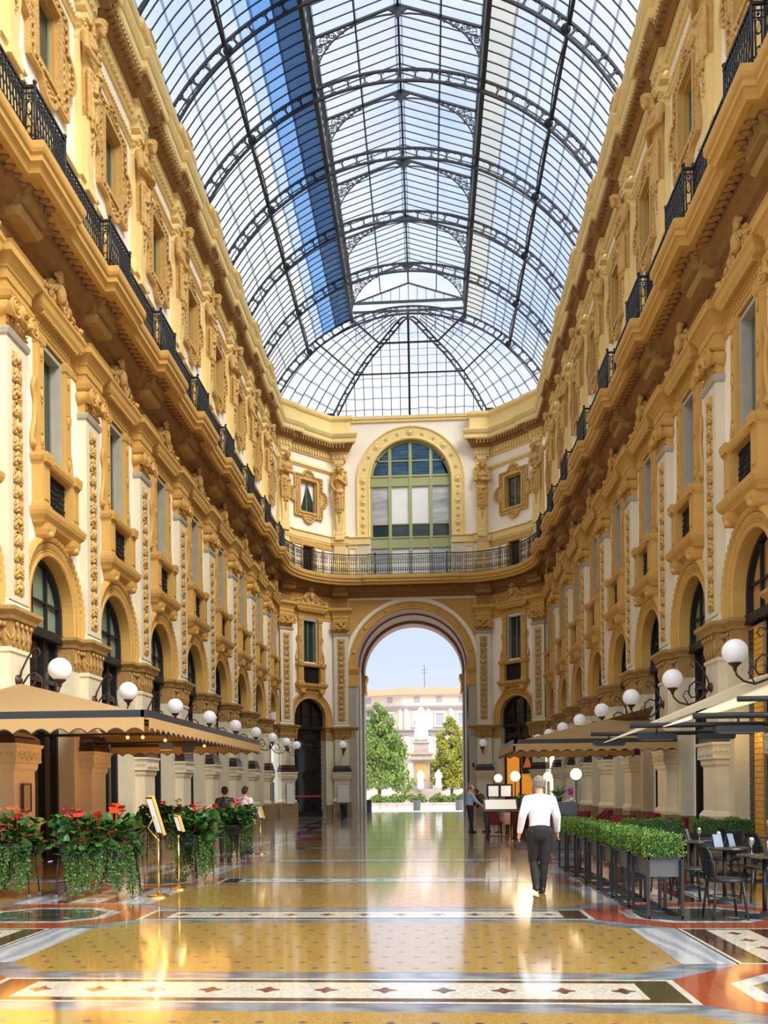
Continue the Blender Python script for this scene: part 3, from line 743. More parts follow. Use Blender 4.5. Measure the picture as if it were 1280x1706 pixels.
# ------------------------------------------------------------------ far end wall
EY = CY1
def end_wall():
    mb = MB(); y = 0; Rr = 3.21; zc = 8.65; n = 32; zt = 13.3; hw = 4.56
    for i in range(n):
        a, b = PI*i/n, PI*(i+1)/n
        p = (Rr*math.cos(a), zc+Rr*math.sin(a)); q = (Rr*math.cos(b), zc+Rr*math.sin(b))
        mb.poly([(p[0],y,p[1]),(q[0],y,q[1]),(q[0],y,zt),(p[0],y,zt)])
    for s in (-1, 1): mb.poly([(s*Rr,y,5.1),(s*hw,y,5.1),(s*hw,y,zt),(s*Rr,y,zt)])
    Rr = 2.33; zc = 19.27
    for i in range(n):
        a, b = PI*i/n, PI*(i+1)/n
        p = (Rr*math.cos(a), zc+Rr*math.sin(a)); q = (Rr*math.cos(b), zc+Rr*math.sin(b))
        mb.poly([(p[0],y,p[1]),(q[0],y,q[1]),(q[0],y,22.95),(p[0],y,22.95)])
    for s in (-1, 1): mb.poly([(s*Rr,y,13.3),(s*hw,y,13.3),(s*hw,y,22.95),(s*Rr,y,22.95)])
    o = mb.build('end_wall_face', M['cream'], wallE, (0, EY, 0), PI)
    g = MB()     # stone jambs and passage
    for s in (-1, 1):
        g.box(*sorted((s*3.21, s*4.56)), -5, .02, 0, 5.15)
        g.box(*sorted((s*3.21, s*3.66)), -5, .05, 0, 7.45)
        g.box(*sorted((s*3.21, s*4.56)), -5, -.02, 5.15, 8.7)
        g.box(*sorted((s*3.04, s*3.3)), -4.9, -3.6, 0, 8.6); g.box(*sorted((s*3.12, s*3.3)), -2.6, -1.3, 0, 8.6)
    g.build('archway_pier', M['greystone'], wallE, (0, EY, 0), PI)
    v = MB(); v.arc_sweep(0, 8.65, [(3.21,0),(3.21,-5.0)], None, 32)
    v.arc_sweep(0, 8.65, [(3.21,-3.6),(3.04,-3.6),(3.04,-4.9),(3.21,-4.9)], None, 32); v.arc_sweep(0, 8.65, [(3.21,-1.3),(3.12,-1.3),(3.12,-2.6),(3.21,-2.6)], None, 32)
    v.build('archway_vault', mat('mauve_brown_vault', srgb(160,124,108), .7, var=.1), wallE, (0, EY, 0), PI)
    c = MB()
    for s in (-1, 1):
        for yb, yf in ((-.3, .05), (-4.9, -3.5)):
            c.T = Matrix.Translation((0, 0, 0))
            x0, x1 = sorted((s*(3.12 if yb > -1 else 2.96), s*3.7))
            for z0, z1, e in ((7.45,7.52,.06),(7.52,8.2,.02),(8.2,8.32,.06),(8.32,8.42,.10),(8.42,8.52,.13)): c.box(x0-e, x1+e, yb-e, yf+e, z0, z1)
            c.T = None
    c.build('archway_impost', M['ochre'], wallE, (0, EY, 0), PI)
    a = MB(); a.arc_sweep(0, 8.65, [(3.19,-.2),(3.19,.04),(3.24,.08),(3.30,.06),(3.55,.06),(3.58,.09),(3.64,.09),(3.66,.0)], 8.5, 40)
    for k in range(7):
        t = PI*(k+.5)/7 if k != 3 else PI/2
        for rr, h in ((.13,.04),(.07,.07)): a.ball((3.43*math.cos(t), .06, 8.65+3.43*math.sin(t)), (rr, h, rr), 10, 6)
    a.build('archway_archivolt', M['ochre'], wallE, (0, EY, 0), PI)
    w = MB(); w.arc_sweep(0, 8.65, [(3.66,.0),(3.66,.05),(3.80,.05),(3.80,0)], 8.5, 40); w.build('archway_white_ring', M['cream'], wallE, (0, EY, 0), PI)
    s_ = MB()
    for s in (-1, 1):
        out = [(s*3.62,.04,9.6),(s*3.62,.04,12.42)]
        arc = [(3.9*math.cos(t), .04, 8.65+3.9*math.sin(t)) for t in [R(q) for q in range(83, 20, -4)]]
        arc = [(s*p[0], p[1], p[2]) for p in arc if p[2] < 12.42 and p[0] < 3.62]
        s_.poly(out+arc[:1]+arc)
    s_.build('spandrel_panel', M['ochre'], wallE, (0, EY, 0), PI)
    # upper arch surround
    u = MB(); u.arc_sweep(0, 19.27, [(2.33,-.35),(2.33,.04),(2.40,.08),(2.46,.05),(2.98,.05),(3.02,.10),(3.10,.10),(3.12,0)], 16.0, 40)
    def ros(x, z, r):
        u.ball((x,.05,z), (r,.04,r), 10, 5); u.ball((x,.08,z), (r*.45,.05,r*.45), 8, 5)
        u.tube([(x+r*1.15*math.cos(q*PI/6), .06, z+r*1.15*math.sin(q*PI/6)) for q in range(12)], .018, 5, closed=True)
    for k in range(13):
        t = PI*k/12; ros(2.72*math.cos(t), 19.27+2.72*math.sin(t), .17 if k % 3 == 0 else .09)
    for s in (-1, 1):
        for k in range(7): ros(s*2.72, 16.35+.42*k, .15 if k % 3 == 1 else .09)
    u.build('window_archivolt', M['ochre_l'], wallE, (0, EY, 0), PI)
    b = MB()
    for s in (-1, 1):
        x0, x1 = sorted((s*2.33, s*3.68))
        b.box(x0, x1, -.05, .09, 15.62, 16.0); b.box(x0-.02, x1+.02, -.05, .14, 16.0, 16.07)
        b.box(*sorted((s*3.06, s*3.16)), -.02, .05, 13.4, 15.62); b.box(*sorted((s*3.5, s*3.6)), -.02, .05, 13.4, 15.62); b.box(*sorted((s*3.06, s*3.6)), -.02, .04, 15.4, 15.62)
    b.box(-4.56, 4.56, -.1, .08, 22.62, 22.78); b.box(-4.56, 4.56, -.1, .12, 22.78, 22.95)
    b.build('end_belt', M['ochre_l'], wallE, (0, EY, 0), PI)
    k = MB()
    for s in (-1, 1): k.box(*sorted((s*2.34, s*3.0)), -.05, .03, 13.4, 15.6)
    k.build('pale_stone_panel', M['greystone'] if False else M['stone'], wallE, (0, EY, 0), PI)
end_wall()
# slanted corners: lower masonry
for sd, rz, c0 in ((-1, A_L, cl), (1, A_R, cr)):
    f = MB(); f.T = None
    for x0, x1 in ((-2.3, -AR), (AR, 2.2)): f.box(x0, x1, -.5, 0, 0, SP)
    f.build('corner_masonry', M['stone'], wallE, (c0[0], c0[1], 0), rz)
    g = MB()
    for x0, x1 in ((-1.9, -AR), (AR, 1.72)):
        for z0, z1, e in ((4.36,4.9,.03),(4.9,4.98,.08),(4.98,5.06,.11),(5.06,5.13,.15)): g.box(x0-e*(x0 < 0)*0, x1+e*(x0 < 0), -.4, e, z0, z1)
    g.build('corner_impost', M['ochre_m'], wallE, (c0[0], c0[1], 0), rz)
    h = MB()
    for x0, x1 in ((-1.9, -AR), (AR, 1.72)): h.box(x0, x1, -.4, .04, 0, .64)
    h.build('corner_plinth', M['stone_d'], wallE, (c0[0], c0[1], 0), rz)
for sd in (-1, 1):
    f = MB(); x0, x1 = sorted((sd*(WX-.02), sd*(WX+.5))); f.box(x0, x1, CY0-.6, CY0+1.8, 5.12, 22.9)
    f.build('corner_backing', M['cream'], wallE)
    f = MB(); f.T = Matrix.Translation((sd*CX1, CY1, 0)) @ Matrix.Rotation(R(45 if sd < 0 else -45), 4, 'Z'); f.box(-.35, .35, .02, .3, 5.12, 22.9); f.build('corner_backing', M['cream'], wallE)
# parapet panel frames over the corners
for sd, rz, c0 in ((-1, A_L, cl), (1, A_R, cr)):
    f = MB()
    f.box(-1.95, 1.6, .0, .30, 21.7, 22.95); f.box(-1.8, 1.5, .28, .33, 22.45, 22.5); f.box(-1.8, 1.5, .28, .33, 21.95, 21.99)
    f.build('corner_parapet', M['ochre_l'], wallE, (c0[0], c0[1], 0), rz)

# great window
w = win('great arched window with sage green frame above the far balcony', (0, EY, 0), PI)
zc = 19.27; f = MB()
f.arc_sweep(0, zc, [(2.33,-.32),(2.33,-.20),(2.2,-.20),(2.2,-.32)], 13.4, 36)
for x in (-1.18, 0, 1.18):
    top = zc + math.sqrt(2.3**2-x*x); f.box(x-.09, x+.09, -.30, -.16, 13.4, top)
for z0, z1 in ((18.98,19.08),(19.08,19.52),(19.52,19.62),(16.0,16.08),(15.48,16.0),(15.42,15.5)): f.box(-2.3, 2.3, -.30, -.15 if z1-z0 < .2 else -.19, z0, z1)
for z in (16.78, 20.42): f.box(-2.2, 2.2, -.30, -.20, z, z+.07)
f.build('frame', M['greenframe'], w)
for i in range(4):
    x0, x1 = -2.25+1.18*i*.98, -2.25+1.18*(i+1)*.98
    a = MB(); a.box(x0, x1, -.27, -.25, 16.85, 19.0)
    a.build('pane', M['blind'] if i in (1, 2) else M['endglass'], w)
    a = MB(); a.box(x0, x1, -.27, -.25, 16.05, 16.8); a.build('pane', M['greenglass'], w)
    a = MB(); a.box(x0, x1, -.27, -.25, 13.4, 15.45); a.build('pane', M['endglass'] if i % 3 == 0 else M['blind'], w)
    n = 8
    pts = [(x0, 19.6)] + [(x0+(x1-x0)*q/n, zc+math.sqrt(max(0, 2.25**2-(x0+(x1-x0)*q/n)**2))) for q in range(n+1)] + [(x1, 19.6)]
    a = MB(); a.prism(pts, -.27, -.25); a.build('pane', M['darkendglass'], w)
# corner shop door (left: mesh shutter, right: lit restaurant window)
for q, (c0, rz) in enumerate(((cl, A_L), (cr, A_R))):
    d = tag(empty('door_%d' % (q+1), (c0[0], c0[1], 0), rz), ('dark arched corner doorway closed by a diamond mesh shutter, left of the archway', 'dark arched corner shop doorway with bronze lettering, right of the archway')[q], 'door', kind='structure')
    link('arch_frame', SM['frame'], d); link('arch_pane', SM['pane_d'], d); link('shop_glass', SM['shopglass'], d)
    if q == 0:
        e = MB(); e.box(-1.1,1.1,-.38,-.34,4.0,4.06); e.box(-1.1,1.1,-.38,-.36,0,.3)
        for k in range(-16, 17):
            for s in (-1, 1):
                x0 = k*.26; pts = []
                z0 = .1; z1 = 4.0
                # clip the slanted wire to the door width
                ta, tb = 0, 1
                dx = s*3.9
                lo, hi = sorted(((-1.1-x0)/dx, (1.1-x0)/dx)); ta, tb = max(0, lo), min(1, hi)
                if tb > ta: e.tube([(x0+dx*ta, -.35, z0+3.9*ta), (x0+dx*tb, -.35, z0+3.9*tb)], .011, 4)
        e.build('mesh_shutter', M['frame_m'], d)
        t = MB(); t.box(-1.05,1.05,-.345,-.335,1.12,1.2); t.build('red_tape', M['red'], d)
    else:
        e = MB()
        for x in (-1.05, 0, 1.05): e.box(x-.05, x+.05, -.42, -.33, 0, SP)
        e.box(-1.1,1.1,-.42,-.33,3.9,4.0); e.box(-1.1,1.1,-.42,-.33,.9,1.0); e.build('shop_frame', M['iron'], d)
        a = MB(); a.box(-1.0,1.0,-.415,-.405,1.0,3.7); a.build('lit_interior_panel', M['amber'], d)
tx = bpy.data.curves.new('lettering', 'FONT'); tx.body = 'CENTENARI'; tx.size = .40; tx.align_x = 'CENTER'; tx.extrude = .012
to = bpy.data.objects.new('lettering', tx); COL.objects.link(to)
dg = bpy.context.evaluated_depsgraph_get(); me = bpy.data.meshes.new_from_object(to.evaluated_get(dg)); bpy.data.objects.remove(to)
me.materials.clear(); me.materials.append(M['sign'])
lt = link('sign_lettering', me, [o for o in COL.objects if o.name == 'door_2'][0]); lt.matrix_local = Matrix.Translation((0, -.30, 4.35)) @ Matrix.Rotation(PI, 4, 'Z') @ Matrix.Rotation(R(90), 4, 'X')

# ------------------------------------------------------------------ balcony
def offset_path(path, w):
    mb = MB(); mb.sweep(path, [(w, 0)], caps=False); return [(v[0], v[1]) for v in mb.v]
BX, BY = 6.34, 49.0
def balcony_path():
    segs = []
    L = leg((-BX, Y0), (-BX, 45.2), [(YL(n)-Y0, .98) for n in NP], 1, .22)
    A = [(-2.95-3.39*math.cos(t), 45.2+3.8*math.sin(t)) for t in [R(q) for q in range(0, 90, 9)]]
    Cc = leg((-2.95, BY), (2.95, BY), [(.72, .5), (5.18, .5)], .5, .07)
    B = [(2.95+3.39*math.sin(t), 45.2+3.8*math.cos(t)) for t in [R(q) for q in range(0, 90, 9)]]
    Rr = leg((BX, 45.2), (BX, Y0), [(45.2-YR(n), .98) for n in reversed(NP)], 1, .22) + [(BX, Y0)]
    i1 = len(L); i2 = i1+len(A)+len(Cc)+len(B)
    return L+A+Cc+B+Rr, i1, i2
bp, b1, b2 = balcony_path()
def plain_path():
    A = [(-2.95-3.39*math.cos(t), 45.2+3.8*math.sin(t)) for t in [R(q) for q in range(0, 90, 9)]]
    B = [(2.95+3.39*math.sin(t), 45.2+3.8*math.cos(t)) for t in [R(q) for q in range(0, 90, 9)]]
    return [(-BX, Y0)]+A+[(-2.95, BY)]+B+[(BX, 45.2), (BX, Y0)]
pp = plain_path(); PB = {'left': (0, 1), 'end': (1, len(pp)-2), 'right': (len(pp)-2, len(pp)-1)}
slab_prof = [(-.48,13.16),(-.30,13.16),(-.28,13.10),(-.16,13.10),(-.14,13.18),(-.10,13.24),(-.06,13.26),(-.06,13.36),(-.02,13.40),(0,13.46),(0,13.58),(-.04,13.62),(-.48,13.62)]
BAL = []
for nm, lab, a, b in (('left', 'long moulded stone balcony above the hipped awning and brass menu stands, stepping at pilasters', 0, b1), ('end', 'curved stone balcony across the far end wall above the archway', b1, b2), ('right', 'long moulded stone balcony above the boxwood planters and cream canopies, stepping at pilasters', b2, len(bp)-1)):
    o = tag(empty('balcony', (0, 0, 0)), lab, 'balcony')
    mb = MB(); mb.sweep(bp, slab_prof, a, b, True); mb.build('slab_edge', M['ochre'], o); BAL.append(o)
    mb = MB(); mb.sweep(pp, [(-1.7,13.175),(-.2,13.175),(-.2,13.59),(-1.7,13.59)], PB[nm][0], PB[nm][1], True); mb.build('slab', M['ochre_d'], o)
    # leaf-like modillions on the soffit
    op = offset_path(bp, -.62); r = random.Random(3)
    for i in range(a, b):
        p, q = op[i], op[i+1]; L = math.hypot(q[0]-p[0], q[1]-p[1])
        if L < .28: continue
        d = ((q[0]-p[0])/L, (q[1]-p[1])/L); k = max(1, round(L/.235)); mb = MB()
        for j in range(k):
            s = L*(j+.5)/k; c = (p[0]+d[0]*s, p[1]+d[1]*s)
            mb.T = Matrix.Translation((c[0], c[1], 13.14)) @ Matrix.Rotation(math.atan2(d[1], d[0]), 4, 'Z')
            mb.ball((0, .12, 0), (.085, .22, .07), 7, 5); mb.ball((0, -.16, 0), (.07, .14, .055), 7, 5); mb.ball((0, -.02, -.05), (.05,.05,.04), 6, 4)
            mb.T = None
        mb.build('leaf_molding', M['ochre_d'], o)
def railing(a, b, lab, par_ix):
    o = tag(empty('iron_railing', (0, 0, 0)), lab, 'railing')
    rp = offset_path(bp, -.30)
    bars = MB(); rails = MB()
    med = []
    for i in range(a, b):
        p, q = rp[i], rp[i+1]; L = math.hypot(q[0]-p[0], q[1]-p[1])
        if L < .02: continue
        d = ((q[0]-p[0])/L, (q[1]-p[1])/L); nr = (d[1], -d[0])
        ringm = MB(); ringl = MB()
        bulge = 1.5 < L < 2.2 or (.8 < L < 1.3 and b1 <= i < b2)
        belly = .16 if bulge else .03
        P = lambda s, w, z: (p[0]+d[0]*s+nr[0]*w, p[1]+d[1]*s+nr[1]*w, z)
        for z, w, r in ((14.82, 0, .035), (14.70, 0, .015), (13.70, 0, .02), (14.58, 0, .012), (13.9, belly*.6, .014)):
            rails.tube([P(-.02, w, z), P(L+.02, w, z)], r, 4)
        k = max(1, round(L/.125))
        for j in range(k):
            s = L*(j+.5)/k
            bars.tube([P(s, 0, 13.62), P(s, belly*.8, 13.8), P(s, belly, 14.0), P(s, belly*.5, 14.3), P(s, 0, 14.58), P(s, 0, 14.8)], .017, 4)
            if j < k-1:
                c = s+L/k/2
                pts = [P(c+.055*math.cos(t), belly*.3, 14.42+.13*math.sin(t)) for t in [2*PI*u/8 for u in range(8)]]
                ringm.tube(pts, .015, 4, closed=True)
                pts = [P(c+.05*math.cos(t), belly, 13.98+.09*math.sin(t)) for t in [2*PI*u/8 for u in range(8)]]
                ringl.tube(pts, .014, 4, closed=True)
                bars.ball(P(c, 0, 14.64), .03, 6, 4)
        if ringm.v: ringm.build('upper_lattice', M['iron'], o); ringl.build('lower_lattice', M['iron'], o)
        if bulge: med.append((P(L/2, belly+.02, 14.22), math.atan2(d[1], d[0])))
        if L > .3 and not (b1 <= i < b2 and L < .9):
            for s in (0, L): rails.tube([P(s, 0, 13.6), P(s, 0, 14.86)], .03, 5); rails.ball(P(s, 0, 14.9), .045, 6, 5)
    rails.build('handrail', M['iron'], o); bars.build('balusters', M['iron'], o)
    m = MB(); m.ball((0,0,0), (.16,.035,.24), 14, 8); mm = m.mesh('medallion', M['greystone'])
    wr = MB()
    for q in range(14):
        t = 2*PI*q/14; wr.ball((.24*math.cos(t), 0, .33*math.sin(t)), (.07,.05,.07), 6, 4)
    wrm = wr.mesh('wreath', M['iron'])
    for c, an in med:
        w = link('wreath', wrm, o, c, an); link('medallion', mm, w)
railing(0, b1, 'black wrought iron railing on the balcony above the brass menu stands', 0)
railing(b1, b2, 'black wrought iron railing curving across the far end balcony', 1)
railing(b2, len(bp)-1, 'black wrought iron railing on the balcony above the boxwood planters', 2)

# ------------------------------------------------------------------ glazed roof
ceil = tag(empty('ceiling', (0, 0, 0)), 'barrel vault of iron ribs and glass panes with a raised gabled lantern along its crown', 'roof', kind='structure')
RC, RR = 19.18, 8.42
def arcp(x, r=RR): return RC + math.sqrt(max(0, r*r-x*x))
RIBS = [47.4-3.9*k for k in range(10)]
t0 = math.asin((22.95-RC)/RR)
def lattice(curve_o, curve_i, n, th=.06):
    """two chords (lists of points) joined by posts and cusps"""
    mb = MB()
    mb.tube(curve_o, th*.9, 4); mb.tube(curve_i, th*.9, 4)
    N = len(curve_o)
    def at(c, t):
        k = t*(N-1); i = min(int(k), N-2); f = k-i
        return Vector(c[i])*(1-f)+Vector(c[i+1])*f
    for j in range(n+1):
        t = j/n; a, b = at(curve_o, t), at(curve_i, t)
        mb.tube([a, b], th*.75, 4)
        if j < n:
            for tt, w in ((t+.12/n, .28), (t+.88/n, .28), (t+.5/n, .2)):
                a, b = at(curve_o, tt), at(curve_i, tt); d = b-a
                mb.tube([a, a+d*w], [th*1.0, th*.3], 4); mb.tube([b, b-d*w], [th*1.0, th*.3], 4)
    return mb
def arc_pts(r, n=40, a0=None, a1=None, y=0):
    a0 = t0 if a0 is None else a0; a1 = PI-a0 if a1 is None else a1
    return [(r*math.cos(a0+(a1-a0)*i/n), y, RC+r*math.sin(a0+(a1-a0)*i/n)) for i in range(n+1)]
rib = lattice(arc_pts(8.56, 48), arc_pts(8.16, 48), 30)
for s in (-1, 1):   # cast feet on the parapet
    rib.box(*sorted((s*7.25, s*7.55)), -.10, .10, 22.6, 23.4); rib.tube([(s*7.3,0,23.2),(s*7.1,0,22.75)], .06, 5)
ribm = rib.mesh('rib', M['roofiron'])
for y in RIBS: link('roof_rib', ribm, ceil, (0, y, 0))
XE = 3.05; ZE = arcp(XE, 8.6)
# lantern truss
def truss():
    mb = MB(); ze, zr = 29.05, 30.1
    mb.tube([(-3.15,0,ze),(0,0,zr)], .055, 4); mb.tube([(3.15,0,ze),(0,0,zr)], .055, 4)
    for s in (-1, 1):
        mb.tube([(s*XE,0,ZE-.1),(s*XE,0,ze)], .06, 4)
        pts = []
        for i in range(13):
            t = PI/2*i/12; pts.append((s*(XE-.02-1.55*(1-math.cos(t))*1.0-0), 0, ZE+.25+ (1.85)*math.sin(t)))
        # sweeping curve from post foot to rafter
        pts = [(s*(XE-2.9*(1-math.cos(t))), 0, ZE+.2+2.35*math.sin(t)) for t in [PI/2*i/14 for i in range(15)]]
        pts = [(x, y, min(z, ze+(XE-abs(x))/3.15*(zr-ze)-.06)) for x, y, z in pts]
        mb.tube(pts, .03, 4)
        for rr, cx, cz in ((.19,2.72,ze-.10),(.13,2.42,ze+.08),(.12,2.86,ze-.42),(.09,2.15,ze+.2),(.09,2.62,ze-.36),(.07,1.92,ze+.3),(.07,1.7,ze+.36),(.06,2.9,ze-.86),(.05,2.94,ze-1.0),(.08,2.3,ze+.02),(.08,2.82,ze-.28),(.07,2.56,ze+.06),(.06,2.02,ze+.16),(.07,2.93,ze-.68),(.08,2.5,ze-.16)):
            mb.tube([(s*(cx+rr*.8*math.cos(q*PI/5)), 0, cz+rr*.8*math.sin(q*PI/5)) for q in range(10)], .018, 4, closed=True)
            mb.tube([(s*(cx-rr*.8),0,cz),(s*(cx+rr*.8),0,cz)], .012, 4); mb.tube([(s*cx,0,cz-rr*.8),(s*cx,0,cz+rr*.8)], .012, 4)
    mb.prism([(-.35,29.93),(0,30.06),(.35,29.93),(.12,29.78),(.05,29.62),(-.05,29.62),(-.12,29.78)], -.03, .03)
    return mb.mesh('truss', M['roofiron'])
trm = truss()
for y in RIBS: link('lantern_truss', trm, ceil, (0, y, 0))
YN, YF = RIBS[-1]-.2, 47.4
def longbeam(name, pts, r, n=4):
    mb = MB(); mb.tube(pts, r, n); mb.build(name, M['roofiron'], ceil)
for s in (-1, 1):
    mb = MB(); mb.box(*sorted((s*(XE-.07), s*(XE+.09))), YN, YF, ZE-.30, ZE+.08); mb.build('lantern_beam', M['roofiron'], ceil)
    mb = MB(); mb.box(*sorted((s*(XE-.02), s*(XE+.16))), YN, 49.3, 28.98, 29.1); mb.build('eave_beam', M['roofiron'], ceil)
    longbeam('purlin', [(s*5.5, YN, arcp(5.5, 8.45)), (s*5.5, YF, arcp(5.5, 8.45))], .075)
    longbeam('lantern_purlin', [(s*1.57, YN, 29.57), (s*1.57, 49.3, 29.57)], .04)
    longbeam('springing_rail', [(s*7.55, YN, 23.0), (s*7.55, YF, 23.0)], .05)
    mb = MB()
    for k in range(len(RIBS)-1):
        y1, y0 = RIBS[k], RIBS[k+1]
        mb.tube([(s*(5.42-.10*math.sin(PI*i/8)), y0+(y1-y0)*i/8, arcp(5.5,8.2)-.05+.16*math.sin(PI*i/8)) for i in range(9)], .03, 4)
    for y in RIBS: mb.ball((s*5.4, y, arcp(5.4, 8.3)), .17, 8, 6)
    mb.build('purlin_brace', M['roofiron'], ceil)
longbeam('ridge_beam', [(0, YN, 30.08), (0, 49.3, 30.08)], .06)
# glazing bars and panes, one set for each roof bay
NBAR = 9
rr_ = random.Random(11)
def bay_bars(y0, y1):
    mb = MB()
    aE = math.acos(XE/8.6)
    for j in range(1, NBAR):
        y = y0+(y1-y0)*j/NBAR
        for s in (0, 1):
            pts = [(8.58*math.cos(t)*(1 if s else -1), y, RC+8.58*math.sin(t)) for t in [t0+(aE-t0)*i/12 for i in range(13)]]
            mb.tube(pts, .024, 4)
            sg = 1 if s else -1
            mb.tube([(sg*3.15, y, 29.08), (0, y, 30.12)], .022, 4); mb.tube([(sg*XE, y, ZE), (sg*XE, y, 29.0)], .018, 4)
    return mb
def pane_quad(mb, a0, a1, y0, y1, s, r=8.62):
    n = 2; vs = []
    for i in range(n+1):
        t = a0+(a1-a0)*i/n; vs += [(s*r*math.cos(t), y0, RC+r*math.sin(t)), (s*r*math.cos(t), y1, RC+r*math.sin(t))]
    mb.add(vs, [(2*i, 2*i+1, 2*i+3, 2*i+2) for i in range(n)], True)
GM = [M['roofglass'], M['roofglass_m'], M['roofglass_b'], M['roofglass_n'], M['roofglass_c'], M['lap']]
def bay_glass(y0, y1):
    mb = MB(); aE = math.acos(XE/8.6); NS = 8; L = MB(); L.mi = 0
    fr = [0, .14, .28, .42, .554, .64, .72, .84, 1.0]
    for s in (-1, 1):
        for k in range(NS):
            a0, a1 = t0+(aE-t0)*fr[k], t0+(aE-t0)*fr[k+1]
            mb.mi = 0
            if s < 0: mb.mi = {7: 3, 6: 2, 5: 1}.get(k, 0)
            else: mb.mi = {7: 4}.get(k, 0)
            pane_quad(mb, a0, a1, y0, y1, s)
            if k:
                for j in range(NBAR):
                    ya, yb = y0+(y1-y0)*j/NBAR, y0+(y1-y0)*(j+1)/NBAR; o = rr_.uniform(-.003, .003); L.mi = 0
                    pane_quad(L, a0+o, a0+o+.009+rr_.uniform(0, .004), ya, yb, s, 8.60)
        mb.mi = 0
        mb.poly([(s*3.15,y0,29.1),(s*3.15,y1,29.1),(0,y1,30.16),(0,y0,30.16)]); mb.poly([(s*(XE+.03),y0,ZE),(s*(XE+.03),y1,ZE),(s*(XE+.03),y1,29.05),(s*(XE+.03),y0,29.05)])
        for xx in (1.50, .06, 2.98):
            for j in range(NBAR):
                ya, yb = y0+(y1-y0)*j/NBAR, y0+(y1-y0)*(j+1)/NBAR; o = rr_.uniform(0, .03)
                z = lambda x: 29.08+(3.15-x)/3.15*1.04
                L.poly([(s*(xx+o),ya,z(xx+o)),(s*(xx+o),yb,z(xx+o)),(s*(xx+o+.07),yb,z(xx+o+.07)),(s*(xx+o+.07),ya,z(xx+o+.07))])
    return mb, L
for k in range(len(RIBS)-1):
    y1, y0 = RIBS[k], RIBS[k+1]
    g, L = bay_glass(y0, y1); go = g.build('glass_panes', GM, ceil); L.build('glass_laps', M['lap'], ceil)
    bay_bars(y0, y1).build('glazing_bars', M['roofiron'], ceil)
# lantern gable at the far end
mb = MB(); yg = 49.3
for i in range(-6, 7):
    x = i*.5
    mb.tube([(x, yg, 29.1), (x, yg, 30.1-abs(x)/3.15*1.0)], .022, 4); mb.tube([(x, yg, arcp(x, 8.5)-.2), (x, yg, 28.55)], .022, 4)
mb.box(-3.15, 3.15, yg-.05, yg+.05, 29.0, 29.12); mb.box(-3.15, 3.15, yg-.05, yg+.05, 28.5, 28.6)
mb.tube([(-3.15,yg,29.05),(0,yg,30.1),(3.15,yg,29.05)], .05, 4); mb.build('lantern_gable', M['roofiron'], ceil)
mb = MB(); mb.prism([(-3.1,27.0),(3.1,27.0),(3.1,29.05),(0,30.1),(-3.1,29.05)], yg+.04, yg+.05); mb.build('gable_glass', M['roofglass'], ceil)
# half dome at the far end
TAB = [(0, 27.35), (.12, 27.15), (.34, 26.35), (.52, 25.75), (.67, 25.05), (.85, 24.05), (1, 22.98)]
def hz(s):
    for (a, za), (b, zb) in zip(TAB, TAB[1:]):
        if s <= b: return za+(zb-za)*(s-a)/(b-a)
    return TAB[-1][1]
hip = lambda s, sd: (sd*4.5*s, 47.4+2.7*s, hz(s))
ribpt = lambda s, sd: (sd*7.5*s, 47.4, RC+math.sqrt(8.56**2-(7.5*s)**2))
bars = MB(); gl = MB(); lap = MB(); SS = [1-i/16 for i in range(17)]
for x in [i*.52 for i in range(-8, 9)]:
    if abs(x) < .1: continue
    s1 = abs(x)/4.5; pts = [(x, 47.4+2.7*s, hz(s)) for s in [1+(s1-1)*i/8 for i in range(9)]]
    bars.tube(pts, .026, 4)
for sd in (-1, 1):
    for v in [i/7 for i in range(1, 7)]:
        pts = []
        for s in SS[:-2]:
            a, b = Vector(ribpt(s, sd)), Vector(hip(s, sd)); pts.append(a.lerp(b, v))
        bars.tube(pts, .026, 4)
    for i in range(16):
        a, b = SS[i], SS[i+1]
        for v0, v1 in ((0, .5), (.5, 1)):
            q = [Vector(ribpt(a, sd)).lerp(Vector(hip(a, sd)), v0), Vector(ribpt(a, sd)).lerp(Vector(hip(a, sd)), v1), Vector(ribpt(b, sd)).lerp(Vector(hip(b, sd)), v1), Vector(ribpt(b, sd)).lerp(Vector(hip(b, sd)), v0)]
            gl.add(q, [(0,1,2,3)])
for i in range(16):
    a, b = SS[i], SS[i+1]; gl.add([hip(a,-1), hip(a,1), hip(b,1), hip(b,-1)], [(0,1,2,3)])
lv = [.955, .88, .79, .72, .60, .52, .44, .26]
for s in lv:
    nx = 18
    for i in range(nx):
        x0, x1 = -4.5*s+9*s*i/nx, -4.5*s+9*s*(i+1)/nx; o = rr_.uniform(-.004, .004); a, b = s+o, s+o-.009
        lap.add([(x0,47.38+2.7*a,hz(a)-.03),(x1,47.38+2.7*a,hz(a)-.03),(x1,47.38+2.7*b,hz(b)-.03),(x0,47.38+2.7*b,hz(b)-.03)], [(0,1,2,3)])
    for sd in (-1, 1):
        for i in range(7):
            o = rr_.uniform(-.004, .004); a, b = s+o, s+o-.009; v0, v1 = i/7, (i+1)/7
            q = [Vector(ribpt(a, sd)).lerp(Vector(hip(a, sd)), v0), Vector(ribpt(a, sd)).lerp(Vector(hip(a, sd)), v1), Vector(ribpt(b, sd)).lerp(Vector(hip(b, sd)), v1), Vector(ribpt(b, sd)).lerp(Vector(hip(b, sd)), v0)]
            lap.add([(p.x, p.y-.02, p.z-.03) for p in q], [(0,1,2,3)])
for s, r in ((.68, .05), (.36, .06)):
    pts = [ribpt(s, -1), hip(s, -1), hip(s, 1), ribpt(s, 1)] if s == .68 else [ribpt(.41, -1), hip(s, -1), hip(s, 1), ribpt(.41, 1)]
    bars.tube(pts, r, 4)
